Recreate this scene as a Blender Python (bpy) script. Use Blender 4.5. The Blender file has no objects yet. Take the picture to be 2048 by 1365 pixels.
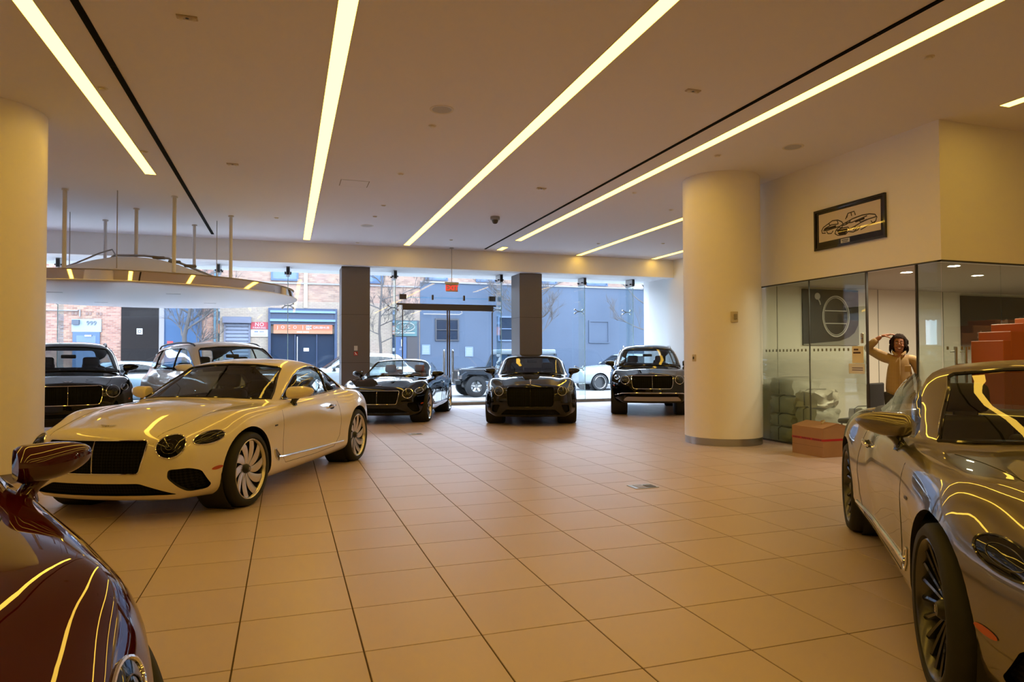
import bpy, bmesh, math, random
import numpy as np
from mathutils import Vector, Matrix
from mathutils.bvhtree import BVHTree

random.seed(7)
scn = bpy.context.scene
COL = scn.collection

# ------------------------------------------------------------------ camera
CAM_H, F_PX, YAW, PITCH, ROLL = 1.41, 1349.6, 0.3233, 0.0241, -0.0034
cam_d = bpy.data.cameras.new('camera')
cam_d.sensor_fit = 'HORIZONTAL'
cam_d.sensor_width = 36.0
cam_d.lens = F_PX / 2048 * 36.0
cam_d.clip_start = 0.05
cam_d.clip_end = 300
cam = bpy.data.objects.new('camera', cam_d)
COL.objects.link(cam)
_f = Vector((math.sin(YAW) * math.cos(PITCH), math.cos(YAW) * math.cos(PITCH), math.sin(PITCH)))
_r = Vector((math.cos(YAW), -math.sin(YAW), 0))
_u = _r.cross(_f)
_r2 = _r * math.cos(ROLL) + _u * math.sin(ROLL)
_u2 = _u * math.cos(ROLL) - _r * math.sin(ROLL)
M = Matrix((_r2, _u2, -_f)).transposed().to_4x4()
M.translation = (0, 0, CAM_H)
cam.matrix_world = M
scn.camera = cam

# ------------------------------------------------------------------ world, exposure
SKY = 13.0
world = bpy.data.worlds.new('overcast_sky')
scn.world = world
world.use_nodes = True
_bg = world.node_tree.nodes['Background']
_bg.inputs[0].default_value = (0.68, 0.80, 1.0, 1)
_bg.inputs[1].default_value = SKY
scn.view_settings.view_transform = 'Standard'
scn.view_settings.look = 'None'
scn.view_settings.gamma = 1.0
scn.view_settings.use_curve_mapping = False
scn.view_settings.exposure = 0.0
scn.cycles.use_denoising = True
scn.cycles.use_adaptive_sampling = True
scn.cycles.adaptive_threshold = 0.025
scn.cycles.max_bounces = 9
scn.cycles.diffuse_bounces = 5
scn.cycles.glossy_bounces = 5
scn.cycles.transparent_max_bounces = 18
scn.cycles.sample_clamp_indirect = 6.0
scn.cycles.caustics_reflective = False
scn.cycles.caustics_refractive = False
STRIP_COL = (1.0, 0.595, 0.074)
STRIP_POW = 9.8

# ------------------------------------------------------------------ helpers
def tag(o, label=None, cat=None, group=None, kind=None):
    if label: o['label'] = label
    if cat: o['category'] = cat
    if group: o['group'] = group
    if kind: o['kind'] = kind
    return o

def empty(name, loc=(0, 0, 0), rz=0.0, label=None, cat=None, group=None, kind=None):
    o = bpy.data.objects.new(name, None)
    o.empty_display_size = 0.2
    o.location = loc
    o.rotation_euler = (0, 0, rz)
    COL.objects.link(o)
    return tag(o, label, cat, group, kind)

class MB:
    """collects verts and faces of one mesh"""
    def __init__(s):
        s.v = []; s.f = []; s.m = []
    def add(s, vs, fs, mi=0):
        b = len(s.v)
        s.v += [tuple(p) for p in vs]
        s.f += [tuple(b + i for i in f) for f in fs]
        s.m += [mi] * len(fs)
        return s
    def box(s, x0, x1, y0, y1, z0, z1, mi=0):
        vs = [(x0,y0,z0),(x1,y0,z0),(x1,y1,z0),(x0,y1,z0),(x0,y0,z1),(x1,y0,z1),(x1,y1,z1),(x0,y1,z1)]
        return s.add(vs, [(3,2,1,0),(4,5,6,7),(0,1,5,4),(1,2,6,5),(2,3,7,6),(3,0,4,7)], mi)
    def bevbox(s, x0, x1, y0, y1, z0, z1, b=0.02, seg=2, mi=0):
        bm = bmesh.new()
        bmesh.ops.create_cube(bm, size=1)
        for v in bm.verts:
            v.co = Vector(((x0+x1)/2 + v.co.x*(x1-x0), (y0+y1)/2 + v.co.y*(y1-y0), (z0+z1)/2 + v.co.z*(z1-z0)))
        bmesh.ops.bevel(bm, geom=bm.edges[:], offset=b, segments=seg, affect='EDGES', profile=0.5)
        s.frombm(bm, mi); bm.free()
        return s
    def frombm(s, bm, mi=0):
        bm.verts.index_update()
        return s.add([v.co for v in bm.verts], [[v.index for v in f.verts] for f in bm.faces], mi)
    def xf(s, M, start=0):
        for i in range(start, len(s.v)):
            s.v[i] = tuple(M @ Vector(s.v[i]))
        return s
    def tube(s, pts, r, n=6, closed=False, caps=True, mi=0):
        pts = [Vector(p) for p in pts]; k = len(pts)
        rr = r if hasattr(r, '__len__') else [r]*k
        up = Vector((0, 0, 1)); vs = []; prev = None
        for i, p in enumerate(pts):
            if closed: t = pts[(i+1) % k] - pts[i-1]
            else: t = pts[min(i+1, k-1)] - pts[max(i-1, 0)]
            if t.length < 1e-9: t = Vector((0,0,1))
            t.normalize()
            if prev is None:
                a = t.cross(up if abs(t.z) < 0.9 else Vector((1,0,0)))
            else:
                a = prev - t*prev.dot(t)
                if a.length < 1e-6: a = t.cross(up)
            a.normalize(); prev = a
            b = t.cross(a)
            for j in range(n):
                w = 2*math.pi*j/n
                vs.append(p + (a*math.cos(w) + b*math.sin(w))*rr[i])
        fs = []
        for i in range(k if closed else k-1):
            i2 = (i+1) % k
            for j in range(n):
                fs.append((i*n+j, i*n+(j+1) % n, i2*n+(j+1) % n, i2*n+j))
        if caps and not closed:
            fs.append(tuple(range(n-1, -1, -1))); fs.append(tuple((k-1)*n+j for j in range(n)))
        return s.add(vs, fs, mi)
    def cyl(s, p0, p1, r0, r1=None, n=20, mi=0):
        return s.tube([p0, p1], [r0, r0 if r1 is None else r1], n, mi=mi)
    def lathe(s, prof, n=32, axis='z', c=(0,0,0), closed=False, mi=0, a0=0.0, a1=2*math.pi):
        """prof: (r, h) pairs turned about axis"""
        vs = []; k = len(prof); full = abs(a1-a0-2*math.pi) < 1e-6
        m = n if full else n+1
        for j in range(m):
            a = a0 + (a1-a0)*j/n
            ca, sa = math.cos(a), math.sin(a)
            for r, h in prof:
                if axis == 'z': p = (r*ca, r*sa, h)
                elif axis == 'y': p = (r*sa, h, r*ca)
                else: p = (h, r*ca, r*sa)
                vs.append((p[0]+c[0], p[1]+c[1], p[2]+c[2]))
        fs = []
        for j in range(n):
            j2 = (j+1) % m
            for i in range(k if closed else k-1):
                i2 = (i+1) % k
                fs.append((j*k+i, j2*k+i, j2*k+i2, j*k+i2))
        return s.add(vs, fs, mi)
    def prism(s, poly, d0, d1, axis='y', mi=0):
        """poly 2D extruded along axis: y -> (x,z), x -> (y,z), z -> (x,y)"""
        n = len(poly)
        ar = sum(poly[i][0]*poly[(i+1) % n][1] - poly[(i+1) % n][0]*poly[i][1] for i in range(n))
        def P(p, d):
            return {'y': (p[0], d, p[1]), 'x': (d, p[0], p[1]), 'z': (p[0], p[1], d)}[axis]
        vs = [P(p, d0) for p in poly] + [P(p, d1) for p in poly]
        fs = [tuple(range(n)), tuple(range(2*n-1, n-1, -1))] + [(i, i+n, (i+1) % n + n, (i+1) % n) for i in range(n)]
        flip = (ar > 0) ^ (axis == 'y') ^ (d1 < d0)
        if flip: fs = [tuple(reversed(f)) for f in fs]
        return s.add(vs, fs, mi)
    def grid(s, G, mi=0, closeu=False, flip=False):
        nu, nv = len(G), len(G[0])
        vs = [p for row in G for p in row]; fs = []
        for i in range(nu if closeu else nu-1):
            i2 = (i+1) % nu
            for j in range(nv-1):
                q = (i*nv+j, i2*nv+j, i2*nv+j+1, i*nv+j+1)
                fs.append(q[::-1] if flip else q)
        return s.add(vs, fs, mi)
    def mesh(s, name, smooth=False, fix=False):
        me = bpy.data.meshes.new(name)
        me.from_pydata(s.v, [], s.f)
        if s.m and max(s.m) > 0: me.polygons.foreach_set('material_index', s.m)
        if fix:
            bm = bmesh.new(); bm.from_mesh(me)
            bmesh.ops.recalc_face_normals(bm, faces=bm.faces[:])
            bm.to_mesh(me); bm.free()
        if smooth: smooth_mesh(me, smooth if smooth is not True else 35)
        me.update()
        return me

def smooth_mesh(me, ang=35):
    me.polygons.foreach_set('use_smooth', [True]*len(me.polygons))
    bm = bmesh.new(); bm.from_mesh(me)
    lim = math.radians(ang)
    for e in bm.edges:
        e.smooth = not (len(e.link_faces) == 2 and e.calc_face_angle(0) > lim)
    bm.to_mesh(me); bm.free()

def obj(name, mb, m=None, parent=None, smooth=False, fix=False, loc=None, rot=None):
    me = mb if isinstance(mb, bpy.types.Mesh) else mb.mesh(name, smooth, fix)
    o = bpy.data.objects.new(name, me)
    COL.objects.link(o)
    if m is not None:
        ms = m if isinstance(m, (list, tuple)) else [m]
        if len(me.materials) == 0:
            for x in ms: me.materials.append(x)
        else:
            for i, x in enumerate(ms):
                if me.materials[i] != x:
                    o.material_slots[i].link = 'OBJECT'; o.material_slots[i].material = x
    if parent: o.parent = parent
    if loc: o.location = loc
    if rot: o.rotation_euler = rot
    return o

# ------------------------------------------------------------------ materials
MATS = {}
def mat(name, col=(0.5,0.5,0.5), rough=0.5, metal=0.0, coat=0.0, spec=0.5, emit=None, estr=0.0, noise=0.0, nscale=8.0, bump=0.0, bscale=40.0):
    if name in MATS: return MATS[name]
    m = bpy.data.materials.new(name); m.use_nodes = True
    nt = m.node_tree; b = nt.nodes['Principled BSDF']
    b.inputs['Base Color'].default_value = (*col, 1)
    b.inputs['Roughness'].default_value = rough
    b.inputs['Metallic'].default_value = metal
    b.inputs['Coat Weight'].default_value = coat
    b.inputs['Coat Roughness'].default_value = 0.02
    b.inputs['Specular IOR Level'].default_value = spec
    if emit:
        b.inputs['Emission Color'].default_value = (*emit, 1)
        b.inputs['Emission Strength'].default_value = estr
    if noise > 0 or bump > 0:
        tc = nt.nodes.new('ShaderNodeTexCoord')
        nz = nt.nodes.new('ShaderNodeTexNoise')
        nz.inputs['Scale'].default_value = nscale; nz.inputs['Detail'].default_value = 4
        nt.links.new(tc.outputs['Object'], nz.inputs['Vector'])
        if noise > 0:
            mx = nt.nodes.new('ShaderNodeMix'); mx.data_type = 'RGBA'
            mx.inputs['A'].default_value = (*[c*(1-noise) for c in col], 1)
            mx.inputs['B'].default_value = (*[min(1, c*(1+noise)) for c in col], 1)
            nt.links.new(nz.outputs['Fac'], mx.inputs['Factor'])
            nt.links.new(mx.outputs['Result'], b.inputs['Base Color'])
        if bump > 0:
            n2 = nt.nodes.new('ShaderNodeTexNoise'); n2.inputs['Scale'].default_value = bscale
            nt.links.new(tc.outputs['Object'], n2.inputs['Vector'])
            bp = nt.nodes.new('ShaderNodeBump'); bp.inputs['Strength'].default_value = bump
            bp.inputs['Distance'].default_value = 0.01
            nt.links.new(n2.outputs['Fac'], bp.inputs['Height'])
            nt.links.new(bp.outputs['Normal'], b.inputs['Normal'])
    MATS[name] = m
    return m

def fresnel_two_sided(nt, fr, ior):
    g = nt.nodes.new('ShaderNodeNewGeometry'); mr = nt.nodes.new('ShaderNodeMapRange')
    mr.inputs['To Min'].default_value = ior; mr.inputs['To Max'].default_value = 1/ior
    nt.links.new(g.outputs['Backfacing'], mr.inputs['Value']); nt.links.new(mr.outputs['Result'], fr.inputs['IOR'])

def glassmat(name, tint=(0.9,0.95,0.95), ior=1.45, rough=0.0, boost=1.0):
    """thin sheet: clear transmission tinted, fresnel reflection"""
    if name in MATS: return MATS[name]
    m = bpy.data.materials.new(name); m.use_nodes = True
    nt = m.node_tree
    for n in list(nt.nodes): nt.nodes.remove(n)
    out = nt.nodes.new('ShaderNodeOutputMaterial')
    tr = nt.nodes.new('ShaderNodeBsdfTransparent'); tr.inputs[0].default_value = (*tint, 1)
    gl = nt.nodes.new('ShaderNodeBsdfGlossy'); gl.inputs['Roughness'].default_value = rough
    fr = nt.nodes.new('ShaderNodeFresnel'); fr.inputs['IOR'].default_value = ior
    mu = nt.nodes.new('ShaderNodeMath'); mu.operation = 'MULTIPLY'; mu.inputs[1].default_value = boost; mu.use_clamp = True
    mx = nt.nodes.new('ShaderNodeMixShader')
    fresnel_two_sided(nt, fr, ior)
    nt.links.new(fr.outputs[0], mu.inputs[0]); nt.links.new(mu.outputs[0], mx.inputs[0])
    nt.links.new(tr.outputs[0], mx.inputs[1]); nt.links.new(gl.outputs[0], mx.inputs[2])
    nt.links.new(mx.outputs[0], out.inputs[0])
    MATS[name] = m
    return m

def text_mesh(s, size=1.0, depth=0.004, align='CENTER', name='lettering', spacing=1.0):
    cu = bpy.data.curves.new(name, 'FONT')
    cu.body = s; cu.size = size; cu.extrude = depth/2; cu.align_x = align; cu.align_y = 'CENTER'
    cu.space_character = spacing; cu.resolution_u = 2
    o = bpy.data.objects.new('tmp', cu); COL.objects.link(o)
    dg = bpy.context.evaluated_depsgraph_get()
    me = bpy.data.meshes.new_from_object(o.evaluated_get(dg))
    bpy.data.objects.remove(o); bpy.data.curves.remove(cu)
    me.name = name
    return me

FACE_SOUTH = (math.pi/2, 0, 0)          # text readable from -Y
FACE_WEST = (math.pi/2, 0, -math.pi/2)   # text readable from -X

M_CHROME = mat('chrome', (0.80,0.80,0.80), 0.06, 1.0)
M_STEEL = mat('brushed_steel', (0.42,0.42,0.42), 0.32, 1.0)
M_BLACK = mat('black_satin', (0.012,0.012,0.013), 0.4)
M_GLOSSBLACK = mat('gloss_black', (0.006,0.006,0.007), 0.08, 0, 0.5)
M_RUBBER = mat('tyre_rubber', (0.013,0.013,0.014), 0.75)
M_DARKIN = mat('car_interior_black', (0.010,0.010,0.011), 0.6)
M_CARGLASS = glassmat('car_glass', (0.42,0.46,0.46), 1.45)
M_CLEARGLASS = glassmat('car_glass_clear', (0.72,0.80,0.80), 1.45)
M_MIDGLASS = glassmat('car_glass_mid', (0.52,0.58,0.60), 1.45)
M_SEAT_TAN = mat('seat_tan_leather', (0.16,0.085,0.05), 0.5)
M_SEAT_BLK = mat('seat_black_leather', (0.016,0.016,0.018), 0.45)
# ================================================================== cars
def pchip(keys, x):
    k = np.array(keys, float); X, Y = k[:,0], k[:,1]
    x = np.clip(np.asarray(x, float), X[0], X[-1])
    h = np.diff(X); d = np.diff(Y)/h; n = len(X)
    m = np.zeros(n); m[0] = d[0]; m[-1] = d[-1]
    for i in range(1, n-1):
        if d[i-1]*d[i] > 0:
            w1, w2 = 2*h[i]+h[i-1], h[i]+2*h[i-1]
            m[i] = (w1+w2)/(w1/d[i-1]+w2/d[i])
    i = np.clip(np.searchsorted(X, x, side='right')-1, 0, n-2)
    t = (x-X[i])/h[i]
    return ((2*t**3-3*t**2+1)*Y[i] + (t**3-2*t**2+t)*h[i]*m[i] + (-2*t**3+3*t**2)*Y[i+1] + (t**3-t**2)*h[i]*m[i+1])

def sstep(a, b, x):
    t = np.clip((np.asarray(x, float)-a)/(b-a), 0, 1)
    return t*t*(3-2*t)

# every curve runs nose to tail: (distance from nose, half width) and (distance, height)
GT = dict(
 L=4.85, fa=0.90, ra=3.75, wr=0.352, ar=0.392, rim=0.283,
 y=[
  [(0,.62),(.5,.78),(2.4,.80),(4.4,.78),(4.85,.60)],
  [(0,.72),(.3,.85),(.6,.925),(.9,.95),(1.3,.94),(1.8,.925),(2.5,.92),(3.2,.94),(3.7,.96),(4.2,.93),(4.6,.84),(4.85,.74)],
  [(0,.76),(.3,.88),(.6,.95),(.9,.972),(1.3,.955),(1.8,.93),(2.5,.925),(3.2,.955),(3.75,.985),(4.2,.955),(4.6,.87),(4.85,.78)],
  [(0,.77),(.3,.88),(.6,.945),(.9,.97),(1.3,.958),(1.8,.94),(2.5,.94),(3.2,.965),(3.75,.985),(4.2,.955),(4.6,.87),(4.85,.78)],
  [(0,.75),(.3,.845),(.6,.91),(.9,.942),(1.3,.945),(1.8,.938),(2.5,.935),(3.0,.92),(3.4,.93),(3.75,.955),(4.2,.925),(4.6,.84),(4.85,.74)],
  [(0,.69),(.3,.775),(.6,.83),(.9,.862),(1.3,.882),(1.8,.892),(2.5,.885),(3.0,.86),(3.4,.85),(3.75,.865),(4.2,.83),(4.6,.74),(4.85,.64)],
  [(0,.59),(.3,.655),(.6,.695),(.9,.725),(1.3,.762),(1.62,.80),(1.8,.825),(2.5,.82),(3.0,.785),(3.4,.745),(3.8,.715),(4.2,.68),(4.6,.61),(4.85,.52)],
  [(0,.47),(.3,.53),(.6,.565),(.9,.595),(1.25,.635),(1.42,.69),(1.6,.73),(2.0,.75),(2.3,.752),(2.75,.74),(3.2,.705),(3.6,.655),(4.0,.60),(4.3,.57),(4.6,.52),(4.85,.44)],
  [(0,.34),(.6,.42),(.9,.45),(1.25,.495),(1.40,.565),(1.6,.615),(2.0,.635),(2.3,.625),(2.75,.605),(3.2,.575),(3.6,.54),(4.0,.50),(4.3,.47),(4.6,.44),(4.85,.36)],
  [(0,.17),(.6,.21),(1.3,.27),(1.55,.33),(2.0,.37),(2.3,.365),(3.2,.33),(4.0,.28),(4.85,.2)],
  [(0,0),(4.85,0)]],
 z=[
  [(0,.19),(.6,.17),(1.5,.16),(3.2,.17),(4.2,.22),(4.85,.30)],
  [(0,.25),(1.5,.245),(3.2,.255),(4.2,.32),(4.85,.42)],
  [(0,.40),(1.5,.42),(3.2,.44),(4.2,.50),(4.85,.55)],
  [(0,.53),(.9,.61),(1.5,.60),(3.2,.62),(3.75,.66),(4.85,.65)],
  [(0,.64),(.3,.70),(.6,.755),(.9,.785),(1.5,.78),(2.5,.77),(3.2,.785),(3.75,.83),(4.3,.83),(4.85,.76)],
  [(0,.715),(.3,.803),(.6,.866),(.9,.899),(1.3,.906),(1.8,.905),(2.5,.905),(3.2,.925),(3.75,.955),(4.2,.94),(4.6,.90),(4.85,.84)],
  [(0,.745),(.3,.828),(.6,.885),(.9,.917),(1.3,.929),(1.62,.938),(1.8,.942),(2.5,.945),(3.2,.965),(3.75,.99),(4.2,.98),(4.6,.94),(4.85,.87)],
  [(0,.762),(.3,.829),(.6,.876),(.9,.908),(1.25,.938),(1.42,.950),(1.6,.985),(2.0,1.085),(2.3,1.145),(2.75,1.16),(3.2,1.145),(3.6,1.10),(4.0,1.035),(4.3,.995),(4.6,.95),(4.85,.88)],
  [(0,.775),(.3,.85),(.6,.905),(.9,.938),(1.25,.960),(1.36,.966),(1.5,1.005),(1.75,1.10),(2.0,1.195),(2.3,1.305),(2.75,1.34),(3.2,1.305),(3.6,1.205),(4.0,1.08),(4.3,1.01),(4.6,.96),(4.85,.885)],
  [(0,.785),(.3,.865),(.6,.92),(.9,.955),(1.25,.980),(1.34,.985),(1.46,1.02),(1.7,1.112),(2.0,1.228),(2.3,1.352),(2.75,1.395),(3.2,1.36),(3.6,1.255),(4.0,1.11),(4.3,1.02),(4.6,.967),(4.85,.89)],
  [(0,.79),(.3,.87),(.6,.926),(.9,.962),(1.25,.988),(1.33,.992),(1.45,1.03),(1.7,1.125),(2.0,1.243),(2.3,1.365),(2.75,1.405),(3.2,1.37),(3.6,1.265),(4.0,1.12),(4.3,1.025),(4.6,.97),(4.85,.892)]],
 nose=[(.10,.13),(.20,.07),(.34,.015),(.48,0),(.62,.012),(.72,.045),(.80,.10),(1.0,.2)],
 tail=[(.2,.16),(.35,.06),(.55,.0),(.75,.03),(.90,.09),(1.2,.3)],
 sweep=.20, rsweep=.24, ws=.11, wsr=(1.02,1.42,2.25,3.0), wz=(.88,.97), zc=.48)

def remap(C, smap, zmap, ymul=1.0, **kw):
    a, b = zip(*smap); za, zb = zip(*zmap)
    D = dict(C)
    S = lambda s: float(np.interp(s, a, b)); Z = lambda z: float(np.interp(z, za, zb))
    D['y'] = [[(S(s), v*ymul) for s, v in c] for c in C['y']]
    D['z'] = [[(S(s), Z(v)) for s, v in c] for c in C['z']]
    D['L'] = S(C['L']); D['fa'] = S(C['fa']); D['ra'] = S(C['ra'])
    D['nose'] = [(Z(z), v) for z, v in C['nose']]; D['tail'] = [(Z(z), v) for z, v in C['tail']]
    D['wsr'] = tuple(S(s) for s in C['wsr']); D['wz'] = tuple(Z(z) for z in C['wz']); D['zc'] = Z(C['zc'])
    D.update(kw)
    return D

def section(C, s, per=4):
    """dense half section, bottom centre to top centre, arrays (len(s), M) of y and z"""
    Y = np.stack([pchip(c, s) for c in C['y']], -1); Z = np.stack([pchip(c, s) for c in C['z']], -1)
    n = Y.shape[1]
    P = np.stack([Y, Z], -1)
    top = P[:, -2].copy(); top[:, 0] *= -1
    bot = P[:, 0].copy(); bot[:, 0] -= .06; bot[:, 1] -= .01
    E = np.concatenate([bot[:, None], P, top[:, None]], 1)
    out = []
    for f in (0.0, 0.35, 0.7):
        q = P[:, 0].copy(); q[:, 0] *= f; out.append(q)
    for i in range(1, n):
        p0, p1, p2, p3 = E[:, i-1], E[:, i], E[:, i+1], E[:, i+2]
        d1 = np.maximum(np.linalg.norm(p2-p1, axis=-1, keepdims=True), 1e-4)
        d0 = np.maximum(np.linalg.norm(p1-p0, axis=-1, keepdims=True), 1e-4)
        d2 = np.maximum(np.linalg.norm(p3-p2, axis=-1, keepdims=True), 1e-4)
        m1 = ((p1-p0)/d0*d1 + (p2-p1)/d1*d0)/(d0+d1)*d1
        m2 = ((p2-p1)/d1*d2 + (p3-p2)/d2*d1)/(d1+d2)*d1
        for t in np.arange(per)/per:
            out.append((2*t**3-3*t**2+1)*p1 + (t**3-2*t**2+t)*m1 + (-2*t**3+3*t**2)*p2 + (t**3-t**2)*m2)
    out.append(P[:, -1])
    S = np.stack(out, 1)
    # soften ripples across the section
    for _ in range(2):
        S[:, 4:-1] = S[:, 4:-1]*.5 + (S[:, 3:-2]+S[:, 5:])*.25
    return S

def car_rings(C, ds=.045):
    L = C['L']; R = .075
    zc = C['zc']
    st = np.concatenate([np.arange(R, L-R, ds), [L-R]])
    rings = []
    s0 = section(C, np.array([0.0]))[0]; s1 = section(C, np.array([L]))[0]
    def inset(sec, k):
        q = sec.copy(); y = sec[:, 0].max()
        q[:, 0] = sec[:, 0]*(1-k*R/y)
        hi = sec[:, 1].max()-zc; lo = zc-sec[:, 1].min()
        q[:, 1] = np.where(sec[:, 1] > zc, zc+(sec[:, 1]-zc)*(1-k*R*.8/hi), zc+(sec[:, 1]-zc)*(1-k*R*.8/lo))
        return q
    i0 = inset(s0, 1)
    for q in np.linspace(0, 1, 15)[:-1]:
        r = i0.copy(); r[:, 0] *= q; r[:, 1] = zc+(r[:, 1]-zc)*q; rings.append((np.zeros(len(r)), r))
    for a in np.linspace(0, math.pi/2, 7)[:-1]:
        s = R*(1-math.cos(a)); sec = section(C, np.array([s]))[0]
        rings.append((np.full(len(sec), s), inset(sec, 1-math.sin(a))))
    for s, sec in zip(st, section(C, st)): rings.append((np.full(len(sec), s), sec))
    for a in np.linspace(math.pi/2, 0, 7)[1:]:
        s = L-R*(1-math.cos(a)); sec = section(C, np.array([s]))[0]
        rings.append((np.full(len(sec), s), inset(sec, 1-math.sin(a))))
    i1 = inset(s1, 1)
    for q in np.linspace(1, 0, 12)[1:]:
        r = i1.copy(); r[:, 0] *= q; r[:, 1] = zc+(r[:, 1]-zc)*q; rings.append((np.full(len(r), L), r))
    S = np.stack([a for a, _ in rings]); YZ = np.stack([b for _, b in rings])
    Y, Z = YZ[..., 0], YZ[..., 1]
    f = 1-sstep(0, .95, S); g = sstep(L-1.0, L, S)
    yy = np.minimum(np.abs(Y)/.8, 1.15)
    W = S + f*(C['sweep']*yy**2.2 + pchip(C['nose'], Z)) - g*(C['rsweep']*yy**2.2 + pchip(C['tail'], Z))
    a, b, c, d = C['wsr']
    W = W + C['ws']*sstep(a, b, S)*(1-sstep(c, d, S))*np.minimum(np.abs(Y)/.66, 1)**2*sstep(*C['wz'], Z)
    return W, Y, Z

def car_outer(C, ds=.045):
    W, Y, Z = car_rings(C, ds)
    X0 = (C['fa']+C['ra'])/2
    n, m = W.shape
    G = np.stack([X0-W, Y, Z], -1)
    G2 = G[:, ::-1].copy(); G2[..., 1] *= -1
    F = np.concatenate([G, G2[:, 1:-1]], 1)          # closed ring: +y side up, -y side down
    return F

def grid_mesh(F, name):
    n, m = F.shape[:2]
    idx = np.arange(n*m).reshape(n, m)
    a = idx[:-1, :]; b = idx[1:, :]
    q = np.stack([a, np.roll(a, -1, 1), np.roll(b, -1, 1), b], -1).reshape(-1, 4)
    me = bpy.data.meshes.new(name)
    me.from_pydata(F.reshape(-1, 3).tolist(), [], q.tolist())
    bm = bmesh.new(); bm.from_mesh(me)
    bmesh.ops.remove_doubles(bm, verts=bm.verts[:], dist=2e-5)
    bmesh.ops.dissolve_degenerate(bm, edges=bm.edges[:], dist=1e-6)
    bmesh.ops.recalc_face_normals(bm, faces=bm.faces[:])
    return me, bm

class Car:
    """geometry of one body type in local space: x forward, y left, z up, origin between the axles"""
    def __init__(s, C, name):
        s.C = C; s.name = name; s.X0 = (C['fa']+C['ra'])/2
        F = car_outer(C)
        me, bm = grid_mesh(F, name+'_outer')
        s.bvh = BVHTree.FromBMesh(bm)
        s.outer = bm
    def S(s, d): return s.X0-d
    def side(s, d, z, sgn=1, off=0.0):
        h = s.bvh.ray_cast(Vector((s.S(d), 3*sgn, z)), Vector((0, -sgn, 0)))
        if h[0] is None: return None
        n = h[1] if h[1].y*sgn > 0 else -h[1]
        return h[0]+n*off
    def front(s, y, z, off=0.0):
        h = s.bvh.ray_cast(Vector((6, y, z)), Vector((-1, 0, 0)))
        if h[0] is None: return None
        n = h[1] if h[1].x > 0 else -h[1]
        return h[0]+n*off
    def rear(s, y, z, off=0.0):
        h = s.bvh.ray_cast(Vector((-6, y, z)), Vector((1, 0, 0)))
        if h[0] is None: return None
        n = h[1] if h[1].x < 0 else -h[1]
        return h[0]+n*off
    def top(s, d, y, off=0.0):
        h = s.bvh.ray_cast(Vector((s.S(d), y, 4)), Vector((0, 0, -1)))
        n = h[1] if h[1].z > 0 else -h[1]
        return h[0]+n*off
    def body_mesh(s, cut, name):
        """hollow shell with openings cut"""
        bm = s.outer.copy()
        for f in bm.faces: f.material_index = 0
        F = car_outer(s.C, .11)[:, ::2]
        me, b2 = grid_mesh(F, 'inner')
        b2.normal_update()
        for v in b2.verts: v.co -= v.normal*.032
        for f in b2.faces: f.material_index = 1
        bmesh.ops.reverse_faces(b2, faces=b2.faces[:])
        b2.to_mesh(me); b2.free()
        bm.from_mesh(me)
        bpy.data.meshes.remove(me)
        base = bpy.data.meshes.new(name)
        bm.to_mesh(base); bm.free()
        base.materials.append(M_BLACK); base.materials.append(M_DARKIN)
        o = bpy.data.objects.new('t1', base); COL.objects.link(o)
        tmp = []
        for ct in (cut if isinstance(cut, (list, tuple)) else [cut]):
            cm = ct.mesh('cut', fix=True)
            cm.materials.append(M_BLACK); cm.materials.append(M_DARKIN)
            cm.polygons.foreach_set('material_index', [1]*len(cm.polygons))
            c = bpy.data.objects.new('t2', cm); COL.objects.link(c); tmp.append(c)
            md = o.modifiers.new('b', 'BOOLEAN'); md.operation = 'DIFFERENCE'; md.solver = 'EXACT'; md.object = c
            md.material_mode = 'INDEX'
        dg = bpy.context.evaluated_depsgraph_get()
        r = bpy.data.meshes.new_from_object(o.evaluated_get(dg))
        for c in [o]+tmp: bpy.data.objects.remove(c)
        r.name = name
        smooth_mesh(r, 32)
        return r

def arch_cut(mb, car, n=48):
    C = car.C
    for d in (C['fa'], C['ra']):
        for sg in (1, -1):
            mb.prism([(car.S(d)+C['ar']*math.cos(2*math.pi*i/n), C['wr']+.012+C['ar']*math.sin(2*math.pi*i/n)) for i in range(n)], .60*sg, 1.3*sg, 'y')

def round_poly(pts, r=.03, n=5):
    """round the corners of a closed polygon"""
    out = []; k = len(pts)
    for i in range(k):
        p0, p1, p2 = Vector(pts[i-1]), Vector(pts[i]), Vector(pts[(i+1) % k])
        a, b = (p0-p1), (p2-p1)
        q = min(r, a.length*.45, b.length*.45)
        A, B = p1+a.normalized()*q, p1+b.normalized()*q
        for j in range(n+1):
            t = j/n
            out.append(tuple(A*(1-t)**2 + p1*2*t*(1-t) + B*t*t))
    return out

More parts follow.
